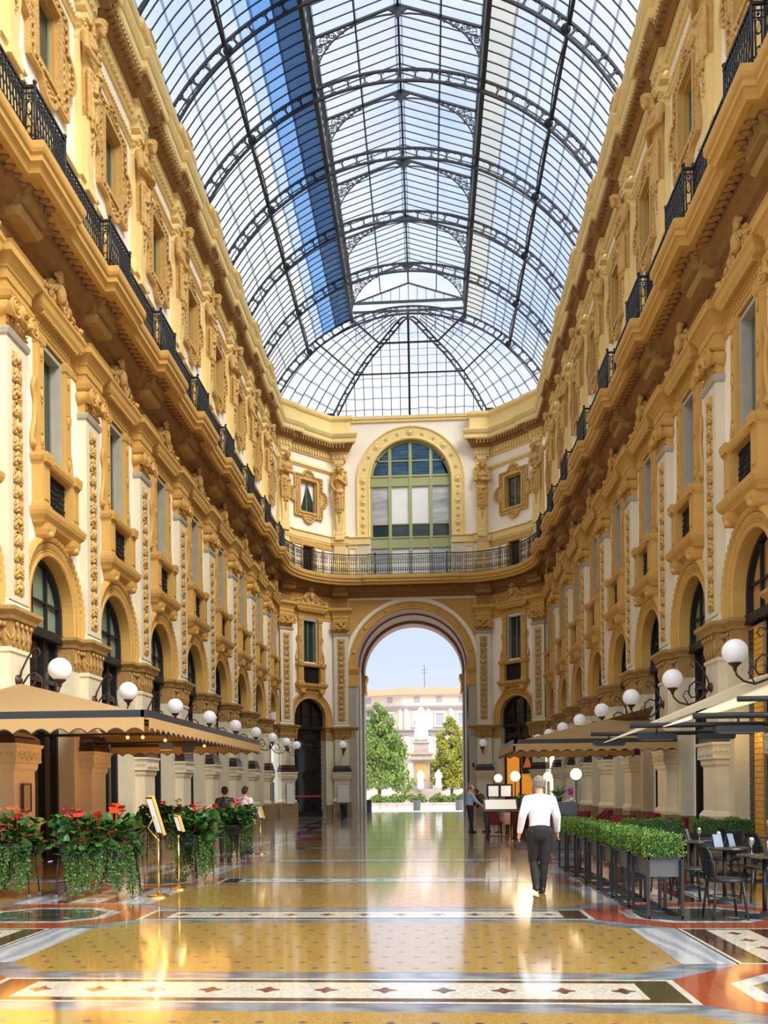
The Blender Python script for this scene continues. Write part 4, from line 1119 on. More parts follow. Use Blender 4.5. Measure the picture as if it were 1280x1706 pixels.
bars.build('dome_glazing_bars', M['roofiron'], ceil); gl.build('dome_glass', M['roofglass'], ceil); lap.build('dome_laps', M['lap'], ceil)
for sd in (-1, 1):
    co = [hip(s, sd) for s in SS[:-1]]; ci = []
    for i, p in enumerate(co):
        a = Vector(co[max(i-1, 0)]); b = Vector(co[min(i+1, len(co)-1)]); d = (b-a).normalized()
        ci.append(Vector(p) + Vector((-sd*.30, -.22, -.12)))
    lattice(co, ci, 11, .055).build('hip_rib', M['roofiron'], ceil)
mb = MB(); mb.tube([(0, 47.4+2.7*s, hz(s)) for s in SS], .085, 4); mb.build('centre_rib', M['roofiron'], ceil)
mb = MB()
for sd in (-1, 1):
    mb.box(*sorted((sd*4.3, sd*4.75)), 49.75, 50.1, 22.5, 23.1); mb.tube([(sd*4.45,49.8,22.7),(sd*4.38,49.95,21.9)], .09, 6)
mb.build('rib_foot', M['roofiron'], ceil)
# ------------------------------------------------------------------ floor
fm = [M['f_grey'], M['f_light'], M['f_yel'], M['f_cream'], M['f_brown'], M['f_red'], M['f_green'], M['f_blue'], M['f_dark']]
F = MB()
F.add([(-8.2,-4,0),(8.2,-4,0),(8.2,57,0),(-8.2,57,0),(-8.2,-4,-.3),(8.2,-4,-.3),(8.2,57,-.3),(-8.2,57,-.3)], [(0,1,2,3),(7,6,5,4),(0,4,5,1),(1,5,6,2),(2,6,7,3),(3,7,4,0)])
def patch(pts, mi, z): F.mi = mi; F.add([(x, y, z) for x, y in pts], [tuple(range(len(pts)))])
def rect(x0, x1, y0, y1, mi, z): patch([(x0,y0),(x1,y0),(x1,y1),(x0,y1)], mi, z)
def octa(cx, cy, hx, hy, tx, ty, mi, z):
    patch([(cx-hx,cy-ty),(cx-tx,cy-hy),(cx+tx,cy-hy),(cx+hx,cy-ty),(cx+hx,cy+ty),(cx+tx,cy+hy),(cx-tx,cy+hy),(cx-hx,cy+ty)], mi, z)
def cross(cx, cy, r, mi, z):
    a = r*.36; b = r*.5
    patch([(cx-r,cy-a*.35),(cx-b,cy-a),(cx-a,cy-b),(cx-a*.35,cy-r),(cx+a*.35,cy-r),(cx+a,cy-b),(cx+b,cy-a),(cx+r,cy-a*.35),(cx+r,cy+a*.35),(cx+b,cy+a),(cx+a,cy+b),(cx+a*.35,cy+r),(cx-a*.35,cy+r),(cx-a,cy+b),(cx-b,cy+a),(cx-r,cy+a*.35)], mi, z)
Z1, Z2, Z3, Z4 = .0008, .0016, .0024, .0032
PER = 4.08
for n in range(-2, 13):
    yc = 6.82+PER*n; ym = yc+PER/2
    if yc > 55: break
    # yellow field
    if ym < 54:
        patch([(-2.62,yc+.66),(2.62,yc+.66),(3.06,yc+1.06),(3.06,yc+3.02),(2.62,yc+3.42),(-2.62,yc+3.42),(-3.06,yc+3.02),(-3.06,yc+1.06)], 2, Z1)
        k = 0; y = yc+.84
        while y < yc+3.36:
            x = -2.9+(.15 if k % 2 else 0)
            while x < 3:
                e = .44-min(y-yc-.66, yc+3.42-y)
                if abs(x) < 3.0-max(0, e):
                    F.mi = 7; F.add([(x-.035,y,Z2),(x,y-.028,Z2),(x+.035,y,Z2),(x,y+.028,Z2)], [(0,1,2,3)])
                x += .30
            y += .255; k += 1
        for s in (-1, 1):
            rect(*sorted((s*3.06, s*3.56)), yc+1.06, yc+3.02, 1, Z1)
            rect(*sorted((s*4.58, s*5.08)), yc+1.06, yc+3.02, 1, Z1)
            rect(*sorted((s*3.54, s*4.60)), yc+1.06, yc+3.02, 3, Z1); rect(*sorted((s*3.60, s*4.54)), yc+1.11, yc+2.97, 4, Z2); rect(*sorted((s*3.84, s*4.30)), yc+1.17, yc+2.91, 3, Z3)
            for q in range(4): cross(s*4.07, yc+1.42+.42*q, .085, 8, Z4)
            patch([(s*5.2,yc+1.06),(s*5.5,yc+.66),(s*7.1,yc+.66),(s*7.1,yc+3.42),(s*5.5,yc+3.42),(s*5.2,yc+3.02)], 2, Z1)
    # cross band
    rect(-2.79, 2.79, yc-.41, yc+.41, 3, Z1); rect(-2.73, 2.73, yc-.36, yc+.36, 4, Z2); rect(-2.45, 2.45, yc-.265, yc+.265, 3, Z3)
    for q in range(-5, 6): cross(q*.4625, yc, .095, 8, Z4)
    for s in (-1, 1):
        octa(s*4.07, yc, 1.28, 1.04, .53, .41, 5, Z1); octa(s*4.07, yc, .86, .66, .44, .28, 1, Z2); octa(s*4.07, yc, .70, .53, .36, .22, 6, Z3)
        patch([(s*4.07+.40*math.cos(t), yc+.30*math.sin(t)) for t in [2*PI*q/20 for q in range(20)]], 4, Z4)
        patch([(s*4.07+.26*math.cos(t), yc+.19*math.sin(t)) for t in [2*PI*q/20 for q in range(20)]], 6, Z4+.0008)
        for q in range(4):
            a = q*PI/2+PI/4; c, s2 = math.cos(a), math.sin(a)
            patch([(s*4.07+.42*c-.02*s2, yc+.32*s2+.02*c), (s*4.07+.60*c-.02*s2, yc+.46*s2+.02*c), (s*4.07+.60*c+.02*s2, yc+.46*s2-.02*c), (s*4.07+.42*c+.02*s2, yc+.32*s2-.02*c)], 1, Z4)
        rect(*sorted((s*5.36, s*7.1)), yc-.40, yc+.40, 3, Z1); rect(*sorted((s*5.42, s*7.0)), yc-.34, yc+.34, 4, Z2); rect(*sorted((s*5.64, s*6.9)), yc-.24, yc+.24, 3, Z3)
        for x in (5.95, 6.4): cross(s*x, yc, .095, 8, Z4)
tag(F.build('floor', fm), 'polished marble and mosaic floor with yellow fields, cream bands of crosses and green medallions', 'floor', kind='structure')

# ------------------------------------------------------------------ piazza outside
P = MB(); P.box(-60, 60, 57, 260, -.34, -.04)
tag(P.build('ground', M['pave']), 'pale paved square beyond the archway', 'ground', kind='structure')
def leafcloud(blobs, nper, size, seed, mats, flat=.5):
    r = random.Random(seed); mb = MB(); tot = sum(b[1]**2 for b in blobs)
    for c, rad, *sq in blobs:
        sq = sq[0] if sq else (1, 1, 1); k = int(nper*rad*rad/tot)
        for _ in range(k):
            d = Vector((r.gauss(0,1), r.gauss(0,1), r.gauss(0,1))).normalized()*rad*(r.uniform(.55, 1.05))
            p = Vector(c)+Vector((d.x*sq[0], d.y*sq[1], d.z*sq[2]))
            a = Vector((r.gauss(0,1), r.gauss(0,1), r.gauss(0,1)*flat)).normalized(); b = a.orthogonal().normalized(); cc = a.cross(b)
            ang = r.uniform(0, 2*PI); u = b*math.cos(ang)+cc*math.sin(ang); w = a.cross(u); s = size*r.uniform(.6, 1.25)
            mb.mi = r.randrange(len(mats))
            mb.add([p-u*s, p+w*s*.45, p+u*s, p-w*s*.45], [(0,1,2,3)])
    return mb
def tree(x, y, h, w, lab, m, seed, th):
    o = tag(empty('tree', (x, y, -.04)), lab, 'tree', 'trees on the square')
    t = MB(); t.tube([(0,0,0),(.05,0,h*.3),(0,.05,h*.6),(0,0,h*.9)], [.2,.16,.1,.03], 8)
    r = random.Random(seed); bl = []
    for k in range(34):
        z = th+(h-th)*((k+.5)/34)*.96; f = (z-th)/(h-th); rad = w/2*(math.sin(PI*min(1, f*.70+.28)))**.8*(1-.42*f)*r.uniform(.8, 1.1); a = k*2.4
        rr = rad*r.uniform(.45, .85); c = (rr*math.cos(a), rr*math.sin(a), z)
        t.tube([(0,0,max(th*.8, z-1.2)), c], [.06,.02], 5); bl.append((c, max(.45, rad*.42), (1,1,.75)))
    t.build('trunk', M['bark'], o)
    leafcloud(bl, 15000, .17, seed, [m]).build('foliage', [m], o)
tree(-3.95, 86, 10.2, 7.6, 'broad green tree beyond the archway, left of the white statue', M['treeleaf'], 5, 1.9)
tree(3.75, 106, 10.4, 6.6, 'yellow-topped green tree beyond the archway, right of the white statue', M['treeleaf_y'], 8, 1.6)
# hedge of low shrubs
for i, x in enumerate((-3.6, -1.9, -.1, 1.8, 3.4)):
    o = tag(empty('shrub', (x, 78, -.04)), ('leafy low shrub at the left end of the flower bed on the square', 'leafy low shrub under the broad green tree beyond the archway', 'leafy low shrub in front of the monument base', 'leafy low shrub below the right small statue', 'leafy low shrub under the yellow-topped tree')[i], 'shrub', 'low shrubs round the monument')
    t = MB()
    for q in range(6): t.tube([(0,0,0),(.6*math.cos(q),.3*math.sin(q),.7)], [.03,.01], 5)
    t.build('stem', M['bark'], o)
    leafcloud([((k*.28-.56, .1*((k*3) % 2), .45+.16*((k*7+i) % 3)), .36) for k in range(5)], 900, .12, 40+i, [M['treeleaf']]).build('foliage', [M['treeleaf']], o)
kb = MB(); kb.box(-6, 6, 76.6, 77, -.04, .28); tag(kb.build('kerb_wall', M['pedestal']), 'low stone kerb round the flower bed on the square', 'kerb')
for i, (x, y) in enumerate(((-3.3, 68), (-2.0, 68))):
    b = tag(empty('stone_bench', (x, y, -.04)), ('low stone bench on the square, left of the pair', 'low stone bench on the square, right of the pair')[i], 'bench', 'stone benches on the square')
    q = MB(); q.box(-.55,.55,-.2,.2,.36,.46); q.build('seat', M['pedestal'], b)
    for s in (-.4, .4):
        q = MB(); q.box(s-.08, s+.08,-.18,.18,0,.36); q.build('leg', M['pedestal'], b)
for i, (x, y, lab) in enumerate(((.05, 62, 'grey cylindrical litter bin on the square straight below the white statue'), (3.05, 62, 'grey cylindrical litter bin on the square near the right pier'), (-3.15, 57.6, 'dark litter bin just outside the archway by the left pier'))):
    b = tag(empty('litter_bin', (x, y, -.04)), lab, 'bin', 'litter bins on the square')
    q = MB(); q.lathe([(.22,0),(.26,.05),(.27,.75),(.29,.78)], n=16); q.build('bin_body', M['potmetal'] if i < 2 else M['frame_m'], b)
    q = MB(); q.lathe([(.30,.78),(.30,.84),(.22,.86)], n=16); q.build('rim', M['frame_m'], b)

def organic(name, caps, voxel, m, sm=6):
    """Blobs along bones fused into one continuous skin by voxel remeshing."""
    mb = MB()
    for c in caps:
        p0, r0, p1, r1 = c[:4]; sq = c[4] if len(c) > 4 else (1, 1, 1)
        p0, p1 = Vector(p0), Vector(p1); L = (p1-p0).length; n = max(1, int(L/(min(r0, r1)*.35))+1)
        for i in range(n+1):
            t = i/n; r = r0+(r1-r0)*t; mb.ball(p0.lerp(p1, t), (r*sq[0], r*sq[1], r*sq[2]), 12, 8)
            if L < 1e-6: break
    o = mb.build(name, m)
    md = o.modifiers.new('r', 'REMESH'); md.mode = 'VOXEL'; md.voxel_size = voxel; md.use_smooth_shade = True
    s = o.modifiers.new('s', 'SMOOTH'); s.iterations = sm; s.factor = .5
    dg = bpy.context.evaluated_depsgraph_get(); dg.update()
    me = bpy.data.meshes.new_from_object(o.evaluated_get(dg)); me.name = name
    old = o.data; bpy.data.objects.remove(o); bpy.data.meshes.remove(old)
    for p in me.polygons: p.use_smooth = True
    if not me.materials: me.materials.append(m)
    return me

# ------------------------------------------------------------------ carved figures on the upper pilasters
def figure(kind):
    C = []; r = random.Random(kind)
    # z measured so that the waist is near 0; local y is outward
    C += [((0,.02,-.05),.23,(0,.04,.35),.25,(1,.75,1)), ((0,.05,.35),.25,(0,.10,.80),.27,(1.15,.72,1)), ((0,.12,.85),.20,(0,.12,.95),.15,(1.5,.8,1))]
    for s in (-1, 1): C += [((s*.30,.10,.86),.125,(s*.30,.10,.86),.125)]
    if kind == 0:    # draped woman, one arm across to the hip
        for s in (-1, 1): C.append(((s*.12,.26,.66),.10,(s*.12,.26,.66),.10))
        C += [((-.34,.12,.84),.105,(-.38,.16,.45),.085), ((-.38,.16,.45),.08,(-.10,.34,.12),.055), ((-.10,.34,.12),.06,(.02,.34,.08),.045),
              ((.34,.12,.84),.105,(.40,.18,.48),.085), ((.40,.18,.48),.08,(.14,.36,.30),.055), ((.14,.36,.30),.055,(.05,.36,.32),.045)]
        C += [((-.3,.12,.72),.10,(.28,.2,.60),.09)]
    elif kind == 1:  # bare-chested man, arms folded
        C += [((-.13,.24,.70),.12,(.13,.24,.70),.12,(1,.6,1)),
              ((-.36,.12,.82),.12,(-.42,.18,.42),.10), ((-.42,.18,.42),.09,(.12,.36,.46),.06), ((.12,.36,.46),.06,(.24,.33,.48),.055),
              ((.36,.12,.82),.12,(.42,.18,.42),.10), ((.42,.18,.42),.09,(-.12,.38,.38),.06), ((-.12,.38,.38),.06,(-.24,.34,.36),.055)]
    else:            # man holding gathered cloth, one hand to the chest
        C += [((-.13,.24,.70),.12,(.13,.24,.70),.12,(1,.6,1)),
              ((-.36,.12,.82),.12,(-.40,.16,.40),.095), ((-.40,.16,.40),.09,(-.08,.34,.62),.06), ((-.08,.34,.62),.06,(.04,.33,.68),.05),
              ((.36,.12,.82),.12,(.42,.14,.38),.095), ((.42,.14,.38),.09,(.22,.34,.02),.06), ((.22,.34,.02),.07,(.1,.36,-.04),.06)]
    # neck and bowed head looking down into the arcade
    C += [((0,.13,.95),.095,(0,.27,1.10),.08), ((0,.37,1.22),.135,(0,.38,1.21),.135,(.95,1,1.05)), ((0,.41,1.14),.09,(0,.425,1.10),.07)]
    C += [((0,.50,1.18),.018,(0,.512,1.15),.020)]
    for s in (-1, 1): C.append(((s*.05,.495,1.185),.02,(s*.05,.495,1.185),.02))
    rr = random.Random(kind+5)
    for a in range(12):   # curls in thick locks round the head
        t = a*2*PI/12
        for ring_r, yy, zz in ((.160,.33,1.25),(.145,.37,1.33),(.075,.41,1.37)):
            cx_, cy_, cz_ = ring_r*math.cos(t), yy+ring_r*.95*math.sin(t), zz+ring_r*.10*math.sin(t)
            C.append(((cx_, cy_, cz_), .040+.012*rr.random(), (cx_*1.08, cy_, cz_-.02), .036))
    for s in (-1, 1):
        for k in range(4): C.append(((s*.145,.27-.02*k,1.19-.07*k),.048,(s*.15,.27,1.17-.07*k),.042))
    # drapery skirt with folds
    C += [((0,.03,0),.27,(0,.02,-.75),.25,(1.05,.85,1)), ((0,.04,-.75),.25,(0,.03,-.98),.20,(1.1,.85,1))]
    for k in range(-3, 4):
        x = k*.085; C.append(((x*1.2,.24-abs(k)*.02,.02),.045,(x*1.05+.05*math.sin(k*2),.25-abs(k)*.03,-1.02),.05))
    C += [((-.27,.18,.0),.075,(0,.30,-.10),.08), ((0,.30,-.10),.08,(.27,.18,.02),.075), ((-.26,.18,-.12),.055,(.18,.29,-.42),.05), ((.26,.18,-.1),.055,(.05,.30,-.34),.05), ((-.22,.22,-.30),.05,(.15,.28,-.62),.045)]
    C += [((.08,.30,-.05),.06,(.12,.30,-.40),.05)]
    # feet of cloth, garland and herm below
    for q in range(3): C.append(((-.10+.1*q,.16,-1.08),.075,(-.10+.1*q,.18,-1.18),.05))
    for q in range(6): C.append((((q % 2)*.05-.02,.14,-1.28-.09*q),.055-.005*q,((q % 2)*.05-.02,.14,-1.30-.09*q),.045-.005*q))
    return organic('carved_figure', C, .02, M['carved'], 1)
FIG = [figure(0), figure(1), figure(2)]
hm = MB(); hm.stack(.20, .12, [(-2.55,.02),(-2.35,.02),(-2.3,-.02),(-1.0,.05)], back=-.1); hm.stack(.24,.14,[(-2.75,.02),(-2.6,.02),(-2.55,0)], back=-.1)
hb_ = MB(); hb_.stack(.20,.10,[(1.0,.0),(1.28,.02),(1.3,.08),(1.42,.08)], back=-.1); hblk = hb_.mesh('head_block', M['ochre_l'])
herm = hm.mesh('herm_pedestal', M['ochre_l'])
kinds = ['draped woman with one arm across her waist', 'bare-chested man with folded arms', 'man gathering his cloak at the chest']
def place_fig(loc, rz, k, where):
    o = tag(empty('caryatid_statue', (loc[0], loc[1], 18.62), rz), 'stone caryatid, %s, %s' % (kinds[k], where), 'statue', 'carved figures of the upper storey')
    link('body', FIG[k], o, (0, .14, 0)); link('herm_pedestal', herm, o, (0, .12, 0)); link('head_block', hblk, o, (0, .12, 0))
for n in NP:
    a = ORD[n+1] if n < 6 else ['second farthest', 'farthest'][n-6]
    place_fig((-WX, YL(n)), R(-90), [1, 2, 0, 1, 2, 0, 1, 2, 0][n+1], '%s along the left wall' % a)
    place_fig((WX, YR(n)), R(90), [0, 2, 1, 1, 0, 2, 0, 1, 2][n+1], '%s along the right wall' % a)
for sd, rz in ((-1, A_L), (1, A_R)):
    x, y = on_chamfer(sd, .5); place_fig((x, y), rz, 1 if sd < 0 else 0, 'on the %s slanted corner' % ('left' if sd < 0 else 'right'))
    place_fig((sd*4.08, CY1), PI, 2 if sd < 0 else 1, '%s of the great arched window' % ('left' if sd < 0 else 'right'))

# ------------------------------------------------------------------ monument
mo = tag(empty('monument', (.15, 100, -.04)), 'tall stone monument pedestal on the square beyond the archway', 'monument')
q = MB()
for hwid, z0, z1 in ((3.6,0,.5),(2.7,.5,.9),(2.3,.9,1.5),(1.3,1.5,2.3),(.95,2.3,4.6),(1.15,4.6,4.8),(1.6,4.8,5.1),(1.2,5.1,5.4),(1.35,5.4,5.6),(.85,5.6,6.7),(1.0,6.7,6.95)): q.stack(hwid, hwid, [(z0,0),(z1,0)], back=-hwid)
q.build('pedestal', M['pedestal'], mo)
q = MB(); q.box(-.6,.6,-.99,-.95,2.5,4.4); q.build('relief_panel', M['ochre'], mo)
def robed(h, seed, lab, loc, nm='statue'):
    s = h/1.8
    C = [((0,0,.1*s),.30*s,(0,0,1.0*s),.25*s,(1,.8,1)), ((0,0,1.0*s),.23*s,(0,0,1.38*s),.25*s,(1.15,.75,1)), ((0,-.02,1.45*s),.08*s,(0,-.03,1.52*s),.07*s), ((0,-.04,1.66*s),.125*s,(0,-.05,1.62*s),.11*s),
         ((-.27*s,0,1.38*s),.09*s,(-.30*s,-.05*s,1.05*s),.08*s), ((-.30*s,-.05*s,1.05*s),.075*s,(-.02,-.25*s,1.02*s),.06*s), ((.27*s,0,1.38*s),.09*s,(.31*s,-.03*s,1.02*s),.08*s), ((.31*s,-.03*s,1.02*s),.075*s,(.08*s,-.26*s,.95*s),.06*s),
         ((-.06*s,-.12*s,1.52*s),.07*s,(0,-.16*s,1.42*s),.05*s)]
    for k in range(-3, 4): C.append(((k*.08*s,-.22*s,.9*s),.035*s,(k*.10*s,-.23*s,.05*s),.045*s))
    me = organic(nm, C, .05*s, M['marble_w'], 2)
    o = tag(link('statue', me, None, loc), lab, 'statue', 'statues of the monument'); return o
robed(4.0, 1, 'tall white statue of a robed man atop the monument', (.15, 100, 6.93)).scale = (1.22, 1.1, 1.0)
robed(2.2, 2, 'small white statue standing at the left front of the monument base', (.05, 97.6, 1.46))
robed(2.2, 3, 'small white statue standing at the right corner of the monument base', (2.05, 98.2, 1.46))
# ------------------------------------------------------------------ house beyond
ho = tag(empty('corner_building', (-3.6, 165, -.04)), 'cream corner building with terracotta roof behind the monument', 'building')
SCH = 1.0
q = MB(); q.add([(0,0,0),(60,4,0),(60,30,0),(-40,30,0),(-40,14,0),(0,0,19.2),(60,4,19.2),(60,30,19.2),(-40,30,19.2),(-40,14,19.2)], [(0,1,6,5),(1,2,7,6),(2,3,8,7),(3,4,9,8),(4,0,5,9),(5,6,7,8,9),(0,4,3,2,1)])
q.build('house_body', M['housewall'], ho)
q = MB(); q.add([(-.8,-.8,19.2),(61,3.2,19.2),(61,31,19.2),(-41,31,19.2),(-41,13,19.2),(1,7,21.4),(55,12,21.4),(55,22,21.4),(-35,24,21.4),(-35,20,21.4)], [(0,1,6,5),(1,2,7,6),(2,3,8,7),(3,4,9,8),(4,0,5,9),(5,6,7,8,9),(0,4,3,2,1)])
q.build('roof', M['roof'], ho)
q = MB()
for z0, z1, e in ((16.6,17.1,.5),(11.6,12.4,.4),(12.4,12.6,.7),(6.5,7.0,.4)):
    q.add([(-e,-e,z0),(60,4-e,z0),(60,4,z0),(0,0,z0),(-e,-e,z1),(60,4-e,z1),(60,4,z1),(0,0,z1)], [(0,1,2,3),(4,5,6,7),(0,1,5,4),(1,2,6,5),(3,0,4,7)])
    q.add([(-e,-e,z0),(-40,14-e,z0),(-40,14,z0),(0,0,z0),(-e,-e,z1),(-40,14-e,z1),(-40,14,z1),(0,0,z1)], [(0,1,2,3),(4,5,6,7),(0,1,5,4),(1,2,6,5),(3,0,4,7)])
q.build('cornice_band', M['band'], ho)
def on_front(t): return (t, 4*t/60)
def on_side(t): return (-t, 14*t/40)
wn = MB(); wn.box(-.7,.7,-.12,0,0,2.3); wnm = wn.mesh('house_window', M['housepane'])
fr = MB(); fr.box(-1.0,-.7,-.2,0,-.2,2.6); fr.box(.7,1.0,-.2,0,-.2,2.6); fr.box(-1.1,1.1,-.25,0,2.3,2.75); fr.box(-1.1,1.1,-.3,0,-.3,0); frm = fr.mesh('window_surround', M['housewall'])
sm_ = MB(); sm_.box(-.5,.5,-.12,0,0,.9); smm = sm_.mesh('attic_window', M['housepane'])
pl = MB(); pl.box(-.35,.35,-.35,0,0,4.2); plm = pl.mesh('house_pilaster', M['housewall'])
for fn, ang, N in ((on_front, math.atan2(4, 60), 7), (on_side, -math.atan2(14, 40), 4)):
    for k in range(N):
        x, y = fn(2.6+4.2*k)
        for z in (13.4, 8.2, 2.8):
            w = link('house_window', wnm, ho, (x, y, z), ang); link('window_surround', frm, w)
        link('attic_window', smm, ho, (x, y, 17.9), ang)
        x, y = fn(.5+4.2*k); link('house_pilaster', plm, ho, (x, y, 12.5), ang); link('house_pilaster', plm, ho, (x, y, 7.2), ang)
q = MB(); q.tube([(4,12,21.3),(4,12,26.5)], .05, 5); q.tube([(3.3,12,25.6),(4.7,12,25.6)], .03, 4); q.tube([(3.5,12,25),(4.5,12,25)], .03, 4); q.build('antenna', M['frame_m'], ho)
# ------------------------------------------------------------------ globe wall lamps
def lamp_meshes():
    D = {}
    p = MB(); p.T = Matrix.Translation((0, 0, 0)) @ Matrix.Rotation(R(-90), 4, 'X')
    p.lathe([(.11,0),(.11,.02),(.07,.04),(.04,.09),(.0,.1)], n=14); p.T = None
    D['wall_plate'] = p.mesh('wall_plate', M['bracket'])
    a = MB()
    a.tube([(0,.04,0),(0,.12,-.12),(0,.28,-.30),(0,.50,-.38),(0,.70,-.33),(0,.82,-.22),(0,.85,-.12)], [.025,.025,.024,.022,.02,.02,.022], 6)
    a.tube([(0,.04,0),(0,.08,.18),(0,.20,.42),(0,.32,.60),(0,.42,.62),(0,.46,.52),(0,.40,.45),(0,.34,.49)], [.02,.02,.018,.017,.016,.015,.013,.01], 6)
    a.tube([(0,.10,-.08),(0,.22,.10),(0,.36,.14),(0,.48,.04),(0,.50,-.12),(0,.44,-.22),(0,.34,-.2),(0,.30,-.1),(0,.36,-.03)], [.02]*6+[.016,.014,.01], 6)
    a.tube([(0,.5,-.38),(0,.62,-.18),(0,.56,-.06),(0,.48,-.1)], [.014]*4, 5)
    D['scroll_arm'] = a.mesh('scroll_arm', M['bracket'])
    c = MB(); c.lathe([(.03,-.14),(.035,-.09),(.07,-.05),(.11,-.02),(.115,.0),(.09,.01)], (0,.85,0), 14); D['cup'] = c.mesh('cup', M['bracket'])
    g = MB(); g.ball((0,.85,.20), .225, 24, 14); D['glass_globe'] = g.mesh('glass_globe', M['globe'])
    return D
LM = lamp_meshes()
def wall_lamp(loc, rz, lab):
    o = tag(empty('globe_wall_lamp', loc, rz), lab, 'wall lamp', 'white globe lamps on scroll brackets')
    for k, m in LM.items(): link(k, m, o)
for n in range(0, 8):
    a = ORD[n] if n < 7 else 'farthest'
    wall_lamp((-WX+.2, YL(n)-.12, 3.76), R(-90), 'white globe lamp on a scroll bracket, %s along the left wall' % a)
    wall_lamp((WX-.2, YR(n)+.02, 3.76), R(90), 'white globe lamp on a scroll bracket, %s along the right wall' % a)
x, y = on_chamfer(-1, .5); wall_lamp((x+.14, y-.14, 3.76), A_L, 'white globe lamp on the slanted corner left of the dark doorway')
for sd in (-1, 1): wall_lamp((sd*3.95, CY1-.2, 3.86), PI, 'white globe lamp on the pier just %s of the open archway' % ('left' if sd < 0 else 'right'))

# ------------------------------------------------------------------ scalloped awnings
def valance(mb, p, q, z, h=.16, sc=.28, d=.07):
    L = math.hypot(q[0]-p[0], q[1]-p[1]); k = max(1, round(L/sc)); n = k*8; vs = []
    for i in range(n+1):
        t = i/n; x, y = p[0]+(q[0]-p[0])*t, p[1]+(q[1]-p[1])*t
        vs += [(x, y, z), (x, y, z-h-d*(1-abs(math.sin(PI*k*t))))]
    mb.add(vs, [(2*i, 2*i+1, 2*i+3, 2*i+2) for i in range(n)])
    return [Vector(v) for v in vs[1::2]]
def awning(lab, xf, xw, ya, yb, z0, z1, hip):
    sg = 1 if xw > 0 else -1
    o = tag(empty('awning', (xw, ya, 0)), lab, 'awning'); T = Vector((xw, ya, 0))
    c = MB(); c.T = Matrix.Translation(-T)
    A, B, W0, W1, W2, W3 = Vector((xf,ya,z0)), Vector((xf,yb,z0)), Vector((xw,ya,z0)), Vector((xw,ya+hip,z1)), Vector((xw,yb-hip*.6,z1)), Vector((xw,yb,z0))
    def patch3(P, Q, S, n=8):
        for i in range(n):
            for s in (0,):
                a = P.lerp(S, i/n); b = Q.lerp(S, i/n); e = P.lerp(S, (i+1)/n); f = Q.lerp(S, (i+1)/n)
                for w in (a, b, e, f): pass
                dz = lambda t: Vector((0, 0, -.05*math.sin(PI*t)))
                c.add([a, (a+b)/2+dz(i/n+.01), b, f, (e+f)/2+dz((i+1)/n), e], [(0,1,4,5),(1,2,3,4)], True)
    patch3(W0, A, W1)
    n = 10
    for i in range(n):
        a, b = A.lerp(B, i/n), A.lerp(B, (i+1)/n); e, f = W1.lerp(W2, i/n), W1.lerp(W2, (i+1)/n)
        s = Vector((0,0,-.04)); c.add([a, b, (b+f)/2+s, (a+e)/2+s, f, e], [(0,1,2,3),(3,2,4,5)], True)
    patch3(B, W3, W2); c.build('cloth_roof', M['tan'], o)
    b = MB(); b.T = Matrix.Translation(-T)
    x0, x1 = sorted((xf, xw)); b.box(x0-.03, x1, ya-.05, ya+.05, z0-.07, z0+.05); b.box(xf-.05, xf+.05, ya-.05, yb, z0-.07, z0+.05); b.box(x0, x1, yb-.05, yb+.03, z0-.07, z0+.05)
    b.tube([(xf-sg*-.60,ya,z0-.03),(xf-sg*-.60,yb,z0-.03)], .03, 6)
    for y in (ya+1.2, (ya+yb)/2, yb-1.2): b.tube([(xf,y,z0-.03),(xw-sg*.05,y,z0-.03)], .03, 6)
    b.build('frame_bar', M['bar'], o)
    v = MB(); v.T = Matrix.Translation(-T); e = MB(); e.T = v.T
    for p, q in (((xf,ya-.055),(xw,ya-.055)), ((xf-sg*.055,ya),(xf-sg*.055,yb)), ((xf,yb),(xw,yb))):
        pts = valance(v, p, q, z0-.06); e.tube(pts, .010, 4)
    v.build('scalloped_valance', M['tanunder'], o); e.build('valance_piping', M['bar'], o)
    return o
awning('wide tan hipped awning with scalloped valance over the brass menu stands', -3.38, -7.1, 12.75, 21.4, 2.74, 3.70, 3.8)
awning('tan awning with dark bar and scalloped valance over the right restaurant', 3.05, 7.08, 22.3, 26.8, 2.74, 3.78, 3.9)
# fittings under the left awning
for i, (x, y, z) in enumerate(((-4.42,14.95,2.52),(-4.15,14.95,2.52),(-3.95,15.6,2.50),(-3.9,18.2,2.52))):
    o = tag(empty('warm_bulb', (x, y, z)), ('bare warm bulb under the left awning, leftmost of the pair', 'bare warm bulb under the left awning, right one of the pair', 'bare warm bulb above the first floodlight under the left awning', 'bare warm bulb deepest under the left awning')[i], 'light bulb', 'warm bulbs under the left awning')
    q = MB(); q.ball((0,0,0), .032, 10, 8); q.build('bulb', M['bulb'], o); q = MB(); q.tube([(0,0,.03),(0,0,.22)], .012, 6); q.build('stem', M['bar'], o)
    WARM.append(((x, y, z-.35), 9))
for i, (x, y) in enumerate(((-3.98,15.8),(-3.98,17.3))):
    o = tag(empty('flood_light', (x, y, 2.40)), 'small grey floodlight hung under the left awning, %s one' % ('nearer', 'farther')[i], 'floodlight', 'floodlights under the left awning')
    q = MB(); q.stack(.13, .08, [(-.06,-.03),(0,.0),(.05,.0),(.07,-.05)], back=-.08); q.build('housing', M['bar'], o); q = MB(); q.box(-.11,.11,-.06,.06,-.075,-.06); q.build('lens', M['greystone'], o); q = MB(); q.tube([(0,0,.06),(0,0,.32)], .012, 6); q.build('stem', M['bar'], o)
for p in ((-6.0,14.2,2.2),(-5.8,17.0,2.3),(-5.8,20.0,2.3)): WARM.append((p, 27, (1,.40,.08)))  # added fill lights without fittings, warming the space under the left awning
for p in ((5.2,24.5,2.3),(4.2,30.0,2.4)): WARM.append((p, 40, (1,.75,.45)))
